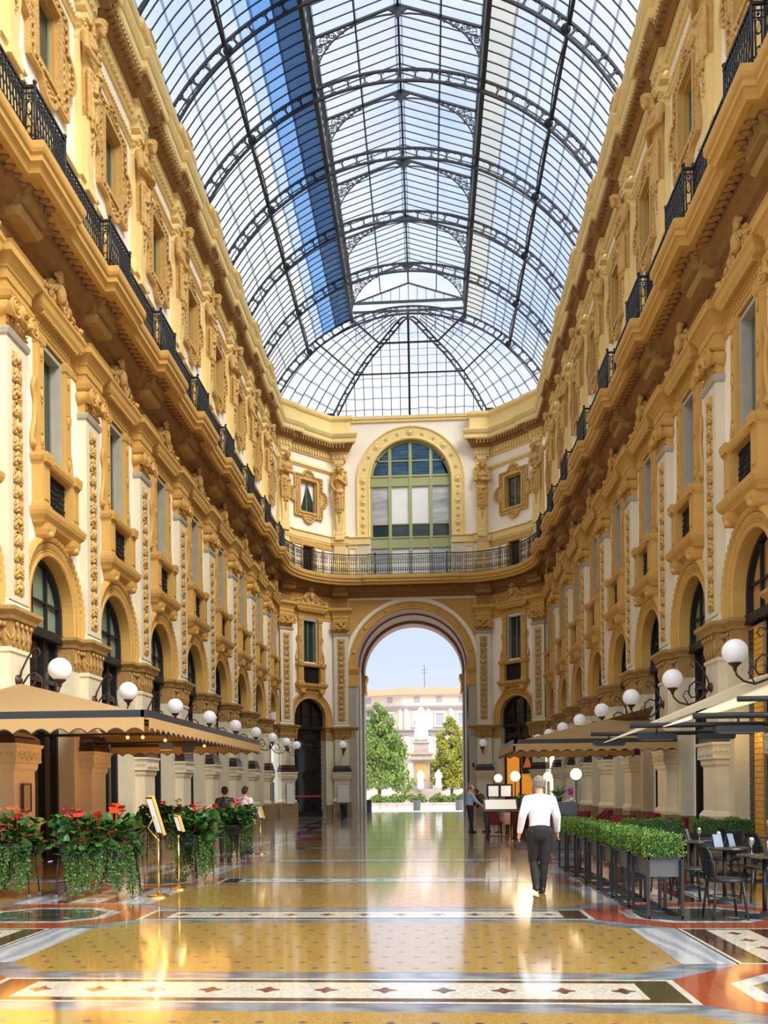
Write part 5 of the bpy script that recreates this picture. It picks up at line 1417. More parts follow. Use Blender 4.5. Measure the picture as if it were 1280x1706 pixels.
WARM.append(((7.45, 18.4, 2.6), 14, (1,.65,.2)))
# cream cloth canopies, near right
def canopy(lab, xt, zt, y, xe, ze, thick_e, depth):
    o = tag(empty('cream_canopy', (xe, y, 0)), lab, 'canopy', 'cream canopies at the near right'); T = Matrix.Translation((-xe, -y, 0))
    c = MB(); c.T = T
    c.add([(xt,y,zt),(xe,y,ze),(xe,y,ze-thick_e),(xt,y+.02,zt),(xe,y+.02,ze),(xe,y+.02,ze-thick_e)], [(0,1,2),(5,4,3),(0,3,4,1),(2,1,4,5),(0,2,5,3)]); c.build('side_valance', M['creamcloth'], o)
    c = MB(); c.T = T; c.add([(xt,y,zt),(xe,y,ze),(xe,y+depth,ze+.02),(xt+.05,y+depth*.3,zt+.02)], [(0,1,2,3)]); c.build('cloth_roof', M['creamcloth'], o)
    return o, T
o, T = canopy('cream cloth canopy at right, the longer lower wedge of two', 4.02, 2.37, 16.0, 7.1, 3.62, .22, 1.2)
b = MB(); b.T = T
for (x0, x1, yy, z, r) in ((4.3,7.1,15.2,2.62,.045),(4.0,7.1,17.2,2.60,.04)):
    b = MB(); b.T = T; b.tube([(x0,yy,z),(x1,yy,z)], r, 6); b.build('folding_arm', M['bar'], o)
o, T = canopy('cream cloth canopy at right, the shorter upper wedge of two', 4.3, 2.45, 13.0, 7.0, 3.45, .30, 1.2)
b = MB(); b.T = T
for (x0, x1, yy, z, r) in ((4.7,7.0,13.0,2.60,.045),(5.2,7.0,12.6,2.80,.04)):
    b = MB(); b.T = T; b.tube([(x0,yy,z),(x1,yy,z)], r, 6); b.build('folding_arm', M['bar'], o)
for i, (x, y, z, s) in enumerate(((4.75,15.2,2.42,.32),(5.35,13.0,2.40,.35),(5.75,15.2,2.42,.3),(4.35,17.2,2.42,.3))):
    o = tag(empty('patio_heater', (x, y, z)), 'slim dark electric heater bar under the right canopies, %s' % ('leftmost over the planters', 'longest of the lower ones', 'upper one near the frame edge', 'farthest one behind the wedge tip')[i], 'heater', 'electric heaters under the canopies')
    q = MB(); q.stack(s, .07, [(-.05,-.02),(-.02,.0),(.03,.0),(.05,-.04)], back=-.07); q.build('housing', M['frame_m'], o); q = MB(); q.box(-s*.8,s*.8,-.04,.04,-.06,-.05); q.build('heating_element', M['greystone'], o); q = MB(); q.tube([(0,0,.04),(0,0,.20)], .02, 6); q.build('bracket', M['bar'], o)

# ------------------------------------------------------------------ planters with anthuriums (left)
def heartleaves(n, c, ext, size, seed, mats, up=.6):
    r = random.Random(seed); mb = MB()
    for _ in range(n):
        p = Vector((c[0]+r.uniform(-1,1)*ext[0], c[1]+r.uniform(-1,1)*ext[1], c[2]+ext[2]*(r.random()**.8)))
        yaw = r.uniform(0, 2*PI); pit = r.uniform(-.2, 1.1); s = size*r.uniform(.6, 1.2)
        m = Matrix.Translation(p) @ Matrix.Rotation(yaw, 4, 'Z') @ Matrix.Rotation(pit, 4, 'X')
        pts = [(0,-.1,0),(.45,-.25,.06),(.55,.2,.08),(.3,.75,.02),(0,1.15,-.12),(-.3,.75,.02),(-.55,.2,.08),(-.45,-.25,.06)]
        mb.mi = r.randrange(len(mats))
        mb.add([m @ (Vector(q)*s) for q in pts]+[m @ Vector((0,.35*s,-.03*s))], [(0,1,8),(1,2,8),(2,3,8),(3,4,8),(4,5,8),(5,6,8),(6,7,8),(7,0,8)])
    return mb
M['leaf2'] = mat('dark_anthurium_leaf', srgb(46,100,40), .3, c2=srgb(22,56,24), scale=9, var=.2)
def anth_planter(x, y, rz, L, lab, seed, ivy=1.0):
    o = tag(empty('anthurium_planter', (x, y, 0), rz), lab, 'planter', 'wrought iron flower stands on casters'); r = random.Random(seed)
    b = MB(); b.stack(L/2-.04, .15, [(.60,-.03),(.80,.02),(.82,.02)], back=-.15); b.build('trough', M['iron'], o)
    f = MB(); f.tube([(-L/2,-.16,.66),(L/2,-.16,.66),(L/2,.16,.66),(-L/2,.16,.66)], .014, 5, closed=True); f.build('rim', M['iron'], o)
    for sx in (-1, 1):
        for sy in (-1, 1):
            l = MB(); l.tube([(sx*(L/2-.02), sy*.13, .68), (sx*(L/2+.02), sy*.17, .07)], .012, 6); lo = l.build('leg', M['iron'], o)
            w = MB(); w.T = Matrix.Translation((sx*(L/2+.02), sy*.17, .035)) @ Matrix.Rotation(R(90), 4, 'X'); w.lathe([(.028,-.012),(.034,-.008),(.034,.008),(.028,.012)], n=12); w.build('caster', M['potmetal'], lo)
    heartleaves(int(380*L), (0,0,.64), (L/2+.08,.30,.56), .125, seed, [M['leaf'], M['leaf2']]).build('leaves', [M['leaf'], M['leaf2']], o)
    v = MB()
    for _ in range(int(110*L*ivy)):
        x0 = r.uniform(-L/2, L/2); y0 = r.choice((-1, 1))*r.uniform(.12, .2); z = .82; dep = r.uniform(.15, .78); px_, py_ = x0, y0; pts = [(px_, py_, z)]
        while z > .84-dep:
            z -= .05; px_ += r.uniform(-.02, .02); py_ += r.uniform(-.012, .016)*(1 if y0 > 0 else -1); pts.append((px_, py_, max(z, .03)))
            for _k in range(5):
                s = r.uniform(.011, .024); p = Vector((px_+r.uniform(-.04,.04), py_+r.uniform(-.03,.03), max(z, .03)+r.uniform(-.02,.02)))
                a = Vector((r.gauss(0,1), r.gauss(0,1)+(1.5 if y0 > 0 else -1.5), r.gauss(0,1))).normalized(); u = a.orthogonal().normalized(); w2 = a.cross(u)
                v.add([p-u*s, p+w2*s*.8, p+u*s, p-w2*s*.8], [(0,1,2,3)])
        v.tube(pts, .004, 3)
    v.build('trailing_ivy', M['ivy'], o)
    for q in range(int(14*L)):
        fx, fy, fz = r.uniform(-L/2, L/2), r.uniform(-.30, .22), r.uniform(1.08, 1.36)
        m = MB(); yaw = r.uniform(0, 2*PI); T = Matrix.Translation((fx, fy, fz)) @ Matrix.Rotation(yaw, 4, 'Z') @ Matrix.Rotation(r.uniform(.1,.8), 4, 'X')
        pts = [(0,-.01,0),(.03,-.02,.005),(.042,.02,.008),(.02,.06,.0),(0,.08,-.01),(-.02,.06,0),(-.042,.02,.008),(-.03,-.02,.005)]
        m.add([T @ (Vector(p)*1.45) for p in pts]+[T @ Vector((0,.025,-.004))], [(k, (k+1) % 8, 8) for k in range(8)]); m.tube([T @ Vector((0,0,0)), T @ Vector((0,.03,.05))], .006, 5)
        m.tube([(fx, fy, fz), (fx*.9, fy*.6, .85)], .004, 4); m.build('flower', M['red'], o)
anth_planter(-5.68, 12.7, 0, 1.15, 'red anthurium planter on iron stand nearest the plaque pedestal', 1)
anth_planter(-4.08, 12.65, 0, 1.12, 'large red anthurium planter with trailing ivy, beside the tall brass stand', 2)
anth_planter(-3.32, 15.3, R(90), 1.1, 'red anthurium planter end-on, right of the brass menu stands', 3)
anth_planter(-5.45, 20.4, 0, .95, 'red anthurium planter deep behind the tall brass stand', 4, .4)
anth_planter(-3.42, 19.3, R(90), 1.1, 'red anthurium planter near the two standing guests', 5, .6)

def menu_stand(x, y, lab, zt, zb, w, gold=True, s=1.0):
    o = tag(empty('menu_stand', (x, y, 0)), lab, 'menu stand', 'brass menu stands'); g = M['gold']
    b = MB(); b.lathe([(.17*s,0),(.17*s,.015),(.13*s,.03),(.04*s,.04),(.02,.07)], n=24); b.build('base', g, o)
    p = MB(); p.tube([(0,0,.03),(0,0,zb-.08)], .014, 10); p.ball((0,0,zb-.08), .024, 8, 6); p.build('pole', g, o)
    h = zt-zb; T = Vector((-.30*h, 0, h)); W = Vector((w*.5, -w*.85, 0)); nrm = W.cross(T).normalized(); c = Vector((.05, .0, zb))-W*.5
    if s > .9:
        a = MB(); a.tube([(0,0,zb-.08),(-.16,.0,zb+.10),(-.05,0,zb+.28)], .012, 6); a.build('hinged_arm', g, o)
    q = MB(); d = nrm*.022
    for P in ([c-d, c+W-d, c+W+T-d, c+T-d, c+d, c+W+d, c+W+T+d, c+T+d],): q.add(P, [(0,3,2,1),(4,5,6,7),(0,1,5,4),(1,2,6,5),(2,3,7,6),(3,0,4,7)])
    pn = q.build('panel_frame', g, o)
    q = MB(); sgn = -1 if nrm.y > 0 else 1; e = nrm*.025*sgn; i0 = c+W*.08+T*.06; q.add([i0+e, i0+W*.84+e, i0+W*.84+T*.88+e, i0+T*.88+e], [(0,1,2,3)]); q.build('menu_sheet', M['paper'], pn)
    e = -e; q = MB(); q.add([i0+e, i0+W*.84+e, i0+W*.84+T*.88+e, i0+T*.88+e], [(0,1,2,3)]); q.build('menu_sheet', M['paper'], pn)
menu_stand(-3.2, 12.75, 'tall polished brass stand with large tilted menu panel', 1.50, .93, .42)
menu_stand(-3.17, 13.7, 'smaller brass menu stand just right of the tall one', 1.18, .93, .30, s=.8)
menu_stand(-3.28, 21.1, 'slim distant menu stand standing alone near the left planters', 1.18, .88, .30, s=.85)

# framed plaque, table lamp, posters, bins
def box_thing(name, loc, rz, sx, sy, sz, m, lab, cat, frame=None, group=None):
    o = tag(empty(name, loc, rz), lab, cat, group); q = MB(); q.box(-sx/2, sx/2, 0, sy, 0, sz); q.build('panel', m, o)
    if frame:
        f = MB(); t = .03
        for x0, x1, z0, z1 in ((-sx/2-t,-sx/2,-t,sz+t),(sx/2,sx/2+t,-t,sz+t),(-sx/2,sx/2,-t,0),(-sx/2,sx/2,sz,sz+t)): f.box(x0, x1, 0, sy+.015, z0, z1)
        f.build('frame', frame, o)
    return o
box_thing('menu_plaque', (-WX+.30, 16.62, 1.22), R(-90), .30, .02, .50, M['greystone'], 'wood-framed menu plaque on the leftmost lit stone pedestal', 'plaque', M['wood'])
x, y = on_chamfer(-1, .55); box_thing('wall_poster', (x+.24, y-.24, .78), A_L, .50, .03, 1.12, M['poster'], 'white poster on the pier left of the dark doorway', 'poster', M['greystone'])
box_thing('wall_poster', (-4.0, CY1-.32, .80), PI, .70, .03, 1.02, M['poster'], 'white poster on the pier between the dark doorway and the archway', 'poster', M['greystone'])
box_thing('wall_poster', (-WX+.30, YL(7)+.05, .72), R(-90), .66, .03, 1.2, M['poster_b'], 'blue grey poster on the last left wall pedestal', 'poster', M['greystone'])
b = tag(empty('litter_bin', (-3.95, 49.35, 0)), 'black tapered waste bin below the white poster beside the archway', 'bin')
q = MB(); q.lathe([(.16,0),(.20,.55),(.22,.68)], n=18); q.build('bin_body', M['iron'], b); q = MB(); q.lathe([(.235,.66),(.235,.71),(.19,.72)], n=18); q.build('rim', M['iron'], b)
box_thing('call_box', (3.45, CY1-.06, 2.75), PI, .16, .06, .22, M['wood'], 'small brown box on the jamb right of the archway', 'call box')
t = tag(empty('table_lamp', (-5.75, 18.0, .76)), 'small table lamp with glowing orange shade beside the lit pedestal', 'lamp')
q = MB(); q.lathe([(.06,0),(.06,.015),(.012,.03),(.012,.36)], n=14); q.build('base', M['gold'], t); q = MB(); q.lathe([(.16,.36),(.15,.38),(.08,.56),(.078,.56),(.145,.38)], n=20); q.build('lamp_shade', M['shade'], t)
WARM.append(((-5.75, 18.0, 1.1), 5))
def round_table(x, y, r, h, lab, top, name='cafe_table', cloth=None, group=None):
    t = tag(empty(name, (x, y, 0)), lab, 'table', group)
    q = MB(); q.lathe([(r,h-.03),(r+.01,h-.015),(r,h)], n=24); q.build('table_top', top, t)
    q = MB(); q.tube([(0,0,.04),(0,0,h-.03)], .025, 8); q.build('column', M['iron'], t)
    q = MB(); q.lathe([(.22,0),(.22,.015),(.06,.04),(.03,.08)], n=18); q.build('base', M['iron'], t)
    return t
round_table(-5.75, 18.0, .32, .75, 'small round side table carrying the orange table lamp', M['wood'])

# restaurant window picture on the right slanted corner
o = tag(empty('window_picture', (cr[0], cr[1], 0), A_R), 'picture of a red triangle on green in the amber lit corner window', 'picture')
q = MB(); q.box(-.95,-.15,-.32,-.30,2.3,3.5); q.build('green_ground', M['picgreen'], o); q = MB(); q.prism([(-.85,2.65),(-.25,2.65),(-.55,3.35)], -.30, -.28); q.build('red_triangle', M['picred'], o)

# tiled shopfront behind the near right canopies
q = MB(); g = MB()
g.box(.30,1.10,-.36,-.30,0,4.9); gp = g.build('tile_backing', M['grout'], wallR, (WX, RB(0), 0), R(90))
for k, (x0, x1, m, nm) in enumerate(((.32,.80,M['brick_y'],'yellow_tiles'),(.80,1.09,M['tile_b'],'black_tiles'))):
    q = MB(); z = .05; r_ = 0
    while z < 4.8:
        x = x0-(.12 if r_ % 2 else 0)
        while x < x1:
            a, b2 = max(x, x0)+.008, min(x+.24, x1)-.008
            if b2-a > .02: q.box(a, b2, -.30, -.285, z+.008, z+.112)
            x += .24
        z += .12; r_ += 1
    q.build(nm, m, gp)

# ------------------------------------------------------------------ right side: boxwood planters
def boxwood(x, y, rz, L, lab, seed, legs=True, zb=.50, zt=.74, D=.40, group='boxwood planters in a row'):
    o = tag(empty('boxwood_planter', (x, y, 0), rz), lab, 'planter', group)
    b = MB(); b.stack(D/2-.03, L/2-.03, [(zb,0),(zt-.01,0)], back=-(L/2-.03)); b.build('trough', M['potmetal'], o)
    f = MB(); t = .018
    for sx in (-1, 1):
        for sy in (-1, 1):
            l = MB(); l.box(sx*(D/2)-t, sx*(D/2)+t, sy*L/2-t, sy*L/2+t, 0, zt); l.build('leg', M['frame_m'], o)
    for z, nmf in ((.018, 'bottom_frame'), (zt-.018, 'top_frame')):
        f = MB()
        for s in (-1, 1):
            f.box(-D/2, D/2, s*L/2-t, s*L/2+t, z-t, z+t); f.box(s*D/2-t, s*D/2+t, -L/2, L/2, z-t, z+t)
        f.build(nmf, M['frame_m'], o)
    hb = MB(); hb.stack(D/2-.03, L/2-.05, [(zt-.05,0),(zt+.2,.0),(zt+.24,-.03)], back=-(L/2-.05)); 
    r = random.Random(seed); c = MB()
    for _ in range(int(5200*L)):
        u, v, w = r.uniform(-1,1), r.uniform(-1,1), r.random()
        k = r.random()
        if k < .4: w = 1+r.uniform(-.1,.08)
        elif k < .7: u = math.copysign(1+r.uniform(-.12,.10), u)
        else: v = math.copysign(1+r.uniform(-.05,.05), v)
        bl = .014*math.sin(u*5+seed)+.026*math.sin(v*6.5+seed*1.3)+.012*math.sin(v*13+seed)
        p = Vector((u*(D/2-.005+bl), v*(L/2-.02+bl), zt-.01+w*(.24+bl))); s = r.uniform(.010,.019)
        a = Vector((r.gauss(0,1), r.gauss(0,1), r.gauss(0,1)+.6)).normalized(); q = a.orthogonal().normalized(); w2 = a.cross(q); c.add([p-q*s, p+w2*s*.6, p+q*s, p-w2*s*.6], [(0,1,2,3)])
    h = hb.build('hedge_core', M['leaf2'], o); c.build('foliage', M['box'], o)
for k in range(7):
    boxwood(3.62-.01*k, 10.9+.97*k, 0, .76, 'boxwood planter in grey steel frame, %s of the row on the right' % (ORD[k] if k < 6 else 'farthest'), 20+k)
boxwood(4.75, 15.6, R(90), .95, 'boxwood planter standing crosswise behind the tables, left one of two', 31, group='crosswise boxwood planters')
boxwood(5.95, 15.6, R(90), .95, 'boxwood planter standing crosswise behind the tables, right one of two', 32, group='crosswise boxwood planters')

# black cafe chairs and tables
def chair_meshes(fr, seatm, arm=False):
    D = {}
    s = MB(); s.lathe([(.19,.44),(.215,.45),(.215,.475),(.19,.485)], (0,0,0), 20, sx=1, sy=1.0); D['seat'] = s.mesh('seat', seatm)
    b = MB(); b.tube([(-.20,-.17,.46),(-.205,-.20,.66),(-.19,-.235,.80),(-.12,-.26,.87),(0,-.27,.89),(.12,-.26,.87),(.19,-.235,.80),(.205,-.20,.66),(.20,-.17,.46)], .014, 6)
    b.tube([(-.198,-.215,.70),(0,-.25,.70),(.198,-.215,.70)], .012, 6)
    b.add([(-.20,-.18,.50),(0,-.20,.50),(.20,-.18,.50),(.18,-.24,.82),(0,-.275,.87),(-.18,-.24,.82)], [(0,1,4,5),(1,2,3,4)])
    for x in (-.08, 0, .08): b.tube([(x,-.2,.48),(x,-.245,.70)], .008, 5)
    D['backrest'] = b.mesh('backrest', fr)
    for i, (sx, sy) in enumerate(((-1,-1),(1,-1),(-1,1),(1,1))):
        l = MB(); l.tube([(sx*.16,sy*.15,.45),(sx*.20,sy*.20,0)], [.019,.015], 7); D['leg%d' % i] = l.mesh('chair_leg', fr)
    r_ = MB(); r_.tube([(.175*math.cos(t), .175*math.sin(t), .26) for t in [2*PI*k/14 for k in range(14)]], .008, 5, closed=True); D['stretcher'] = r_.mesh('stretcher', fr)
    return D
BC = chair_meshes(M['iron'], M['iron'])
def chair(D, x, y, rz, lab, group, name='cafe_chair'):
    o = tag(empty(name, (x, y, 0), rz), lab, 'chair', group)
    for k, m in D.items(): link('leg' if k.startswith('leg') else k, m, o)
M['darktop'] = mat('dark_table_top', (.03,.025,.022), .15, var=.1, coat=.5)
wordy = ['nearest', 'second', 'third']
for i, ty in enumerate((10.65, 12.05, 13.5)):
    round_table(4.82, ty, .30, .75, '%s small dark round cafe table behind the boxwood row' % wordy[i], M['darktop'], group='dark cafe tables on the right')
    chair(BC, 4.34, ty-.05, R(-90), 'black cafe chair on the planter side of the %s dark table' % wordy[i], 'black cafe chairs on the right')
    chair(BC, 5.32, ty+.08, R(90), 'black cafe chair on the wall side of the %s dark table' % wordy[i], 'black cafe chairs on the right')
for i, (tx_, ty) in enumerate(((6.35, 13.1), (6.4, 14.6))):
    round_table(tx_, ty, .30, .75, 'dark round cafe table close to the right wall, %s one' % ('nearer', 'farther')[i], M['darktop'], group='dark cafe tables on the right')
    chair(BC, tx_-.5, ty+.02, R(-90), 'black cafe chair left of the %s table by the right wall' % ('nearer', 'farther')[i], 'black cafe chairs on the right')
    chair(BC, tx_+.5, ty+.02, R(90), 'black cafe chair right of the %s table by the right wall' % ('nearer', 'farther')[i], 'black cafe chairs on the right')
for i, (x, y) in enumerate(((4.88,10.55),(4.70,12.0),(4.92,12.15),(4.75,13.55),(6.3,13.05))):
    o = tag(empty('menu_tent', (x, y, .752), R(20*i)), 'small pale folded menu card standing on %s' % ('the nearest dark table', 'the second dark table, left one', 'the second dark table, right one', 'the third dark table', 'the table by the right wall')[i], 'menu card', 'folded menu cards on the tables')
    for s in (-1, 1):
        q = MB(); q.add([(-.07,s*.05,0),(.07,s*.05,0),(.07,0,.17),(-.07,0,.17),(-.07,s*.053,0),(.07,s*.053,0),(.07,s*.003,.17),(-.07,s*.003,.17)], [(0,1,2,3),(7,6,5,4),(0,4,5,1),(1,5,6,2),(2,6,7,3),(3,7,4,0)]); q.build('card_leaf', M['poster_b'], o)
for i, (x, y) in enumerate(((4.72,10.78),(4.94,10.72),(4.80,12.22),(4.90,13.40),(6.42,13.22))):
    o = tag(empty('wine_glass', (x, y, .752)), 'clear stemmed glass on %s' % ('the nearest dark table, left of the pair', 'the nearest dark table, right of the pair', 'the second dark table', 'the third dark table', 'the table by the right wall')[i], 'glass', 'stemmed glasses on the tables')
    q = MB(); q.lathe([(.033,0),(.033,.004),(.005,.01),(.004,.08),(.02,.095),(.036,.13),(.036,.16),(.028,.20),(.026,.20),(.034,.16),(.03,.12),(.0,.10)], n=16); q.build('glass_body', M['tumbler'], o)

# burgundy armchairs and laid tables farther in
def arm_meshes():
    D = {}
    s = MB(); s.stack(.25, .25, [(.36,-.02),(.40,0),(.46,0),(.48,-.03)], back=-.25); D['seat'] = s.mesh('seat', M['burg'])
    b = MB()
    pts = [(-.28,.15),(-.29,-.12),(-.2,-.27),(0,-.30),(.2,-.27),(.29,-.12),(.28,.15)]
    for (x0,y0),(x1,y1) in zip(pts, pts[1:]):
        za = .68 if abs(x0) > .25 and y0 > -.1 else .92; zb2 = .68 if abs(x1) > .25 and y1 > -.1 else .92
        n = Vector((y1-y0, x0-x1, 0)).normalized()*.05
        b.add([(x0,y0,.38),(x1,y1,.38),(x1,y1,zb2),(x0,y0,za),(x0-n.x,y0-n.y,.38),(x1-n.x,y1-n.y,.38),(x1-n.x,y1-n.y,zb2),(x0-n.x,y0-n.y,za)], [(0,1,2,3),(7,6,5,4),(0,4,5,1),(1,5,6,2),(2,6,7,3),(3,7,4,0)])
    D['backrest'] = b.mesh('backrest', M['burg'])
    for i, (sx, sy) in enumerate(((-1,-1),(1,-1),(-1,1),(1,1))):
        l = MB(); l.tube([(sx*.2,sy*.2,.38),(sx*.22,sy*.22,0)], [.022,.014], 6); D['leg%d' % i] = l.mesh('chair_leg', M['wood'])
    return D
AC = arm_meshes()
def laid_table(x, y, lab):
    t = tag(empty('dining_table', (x, y, 0)), lab, 'table', 'laid dining tables')
    q = MB(); q.box(-.40,.40,-.40,.40,.70,.74); q.build('table_top', M['wood'], t)
    for sx in (-1,1):
        for sy in (-1,1):
            q = MB(); q.box(sx*.34-.025,sx*.34+.025,sy*.34-.025,sy*.34+.025,0,.70); q.build('leg', M['wood'], t)
    c = tag(empty('tablecloth', (x, y, .742)), 'salmon cloth draped over ' + lab.split(' table')[0].replace('salmon-clothed ', 'the ').replace('small ', '') + ' table', 'tablecloth', 'salmon tablecloths')
    q = MB(); vs = [(0,0,.004)]; n = 48
    for i in range(n):
        a = 2*PI*i/n; k = 1/max(abs(math.cos(a)), abs(math.sin(a)))*.42; vs.append((k*math.cos(a), k*math.sin(a), .004))
    for i in range(n):
        a = 2*PI*i/n; k = 1/max(abs(math.cos(a)), abs(math.sin(a)))*(.45+.025*math.sin(i*1.9)); vs.append((k*math.cos(a), k*math.sin(a), -.36))
    fs = [(0,1+i,1+(i+1) % n) for i in range(n)]+[(1+i,1+n+i,1+n+(i+1) % n,1+(i+1) % n) for i in range(n)]; q.add(vs, fs, True); q.build('cloth', M['cloth_p'], c)
TB = [(3.75,28.6,'small salmon-clothed table behind the menu lectern'),(5.3,21.2,'small salmon-clothed middle table among the burgundy chairs'),(5.9,19.2,'small salmon-clothed near table among the burgundy chairs'),(4.9,24.6,'small salmon-clothed far table under the right awning')]
for x, y, l in TB: laid_table(x, y, l)
k = 0
for (x, y, l), nm in zip(TB, ('behind the menu lectern', 'at the middle salmon table', 'at the near salmon table', 'at the far salmon table under the awning')):
    for dx, dy, rz, w in ((-.76,0,R(-90),'hall side'),(.76,0,R(90),'wall side'),(0,-.76,0,'near side')):
        if (x+dx) > 6.6: continue
        chair(AC, x+dx, y+dy, rz, 'burgundy upholstered armchair %s, %s' % (nm, w), 'burgundy armchairs', 'armchair')
# globe floor lamps
for i, (x, y, r_) in enumerate(((3.28,30.6,.145),(3.50,26.9,.16),(4.67,28.2,.15),(4.62,22.6,.15))):
    o = tag(empty('globe_floor_lamp', (x, y, 0)), 'glowing globe lamp on a slim post, %s' % ('leftmost, beside the archway pier', 'right above the menu lectern', 'just right of the walking man', 'rightmost of the lit four')[i], 'floor lamp', 'lit globe lamps of the restaurant')
    q = MB(); q.lathe([(.14,0),(.14,.02),(.05,.04),(.03,.07)], n=16); q.build('base', M['iron'], o)
    q = MB(); q.tube([(0,0,.05),(0,0,1.75)], .018, 8); q.build('pole', M['iron'], o); q = MB(); q.ball((0,0,1.75+r_), r_, 20, 12); q.build('globe', M['globe_lit'], o)
    WARM.append(((x, y, 1.6), 9, (1,.75,.45)))
# menu board and lectern
o = tag(empty('menu_board', (3.03, 27.0, 0)), 'dark framed board with two white menu pages on posts', 'menu board')
q = MB(); q.box(-.40,.40,-.03,.03,1.26,1.68); q.build('board', M['frame_m'], o)
for s in (-1, 1):
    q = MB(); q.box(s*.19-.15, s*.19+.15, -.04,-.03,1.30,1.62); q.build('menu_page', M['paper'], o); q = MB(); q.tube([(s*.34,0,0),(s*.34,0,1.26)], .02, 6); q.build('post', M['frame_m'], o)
o = tag(empty('menu_lectern', (3.0, 26.3, 0)), 'grey lectern with large bright tilted menu in front of the dark board', 'lectern')
q = MB(); q.add([(-.52,-.2,.90),(.52,-.2,.90),(.52,.16,1.22),(-.52,.16,1.22),(-.52,-.2,.86),(.52,-.2,.86),(.52,.16,1.18),(-.52,.16,1.18)], [(0,1,2,3),(7,6,5,4),(0,4,5,1),(1,5,6,2),(2,6,7,3),(3,7,4,0)]); q.build('desk_top', M['potmetal'], o)
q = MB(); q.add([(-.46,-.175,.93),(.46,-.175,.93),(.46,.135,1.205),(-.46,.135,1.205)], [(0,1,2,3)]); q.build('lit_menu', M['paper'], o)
for sx in (-1, 1):
    for sy in (-1, 1):
        q = MB(); q.tube([(sx*.42,sy*.12,.95+.1*sy),(sx*.40,sy*.2,0)], .018, 6); q.build('leg', M['wood'], o)
q = MB(); q.box(-.4,.4,-.15,.15,.10,.13); q.build('shelf', M['wood'], o)
# tall grey planter with palm and orchid
o = tag(empty('tall_planter', (4.05, 20.9, 0)), 'tall grey metal planter box beside the burgundy chairs', 'planter')
q = MB(); q.stack(.26, .26, [(0,0),(1.18,0),(1.2,.02),(1.23,.02)], back=-.26); q.build('box', M['potmetal'], o)
q = MB()
for k in range(5): q.box(-.24,.24,-.275,-.265,.1+.2*k,.12+.2*k)
q.build('panel_line', M['frame_m'], o)
o = tag(empty('palm_plant', (3.93, 20.9, 1.23)), 'spiky green potted palm on the tall grey planter', 'plant'); r = random.Random(4); q = MB()
for k in range(26):
    a = r.uniform(0, 2*PI); l = r.uniform(.22,.38); e = r.uniform(.5,1.3); u = Vector((math.cos(a)*math.cos(e), math.sin(a)*math.cos(e), math.sin(e))); s = u.cross(Vector((0,0,1))).normalized()*.012
    p1 = u*l*.55+Vector((0,0,.12)); p2 = u*l+Vector((0,0,.08)); q.add([Vector((0,0,.1))-s*.5, Vector((0,0,.1))+s*.5, p1+s, p2, p1-s], [(0,1,2,3,4)])
q.build('fronds', M['leaf'], o); q = MB(); q.lathe([(.06,0),(.08,.1),(.085,.12)], n=14); q.build('pot', M['potmetal'], o)
o = tag(empty('orchid', (4.22, 20.85, 1.23)), 'magenta orchid in a small pot on the tall grey planter', 'flower'); q = MB(); q.lathe([(.04,0),(.055,.08)], n=12); q.build('pot', M['poster'], o)
q = MB(); q.tube([(0,0,.08),(.02,0,.2),(-.03,0,.3)], .005, 5); q.build('stem', M['leaf'], o); q = MB()
for k in range(10): q.ball((-.03+.04*math.cos(k*2), .02*math.sin(k*3), .16+.016*k), (.035,.02,.03), 6, 4)
q.build('blossom', mat('magenta_petal', srgb(190,40,150), .5, var=.1), o)
for i, (x, y) in enumerate(((3.95,29.6),(4.35,26.2))):
    o = tag(empty('potted_plant', (x, y, 0)), 'leafy green potted plant %s' % ('behind the dark menu board', 'beside the walking man under the awning')[i], 'plant', 'leafy pots under the awning'); q = MB(); q.lathe([(.16,0),(.2,.4),(.21,.42)], n=16); q.build('pot', M['potmetal'], o)
    q = MB(); q.tube([(0,0,.3),(0,0,.9)], .02, 6); q.build('stem', M['bark'], o); leafcloud([((0,0,1.0),.35),((0,0,.75),.3)], 700, .06, 70+i, [M['leaf']]).build('foliage', [M['leaf']], o)

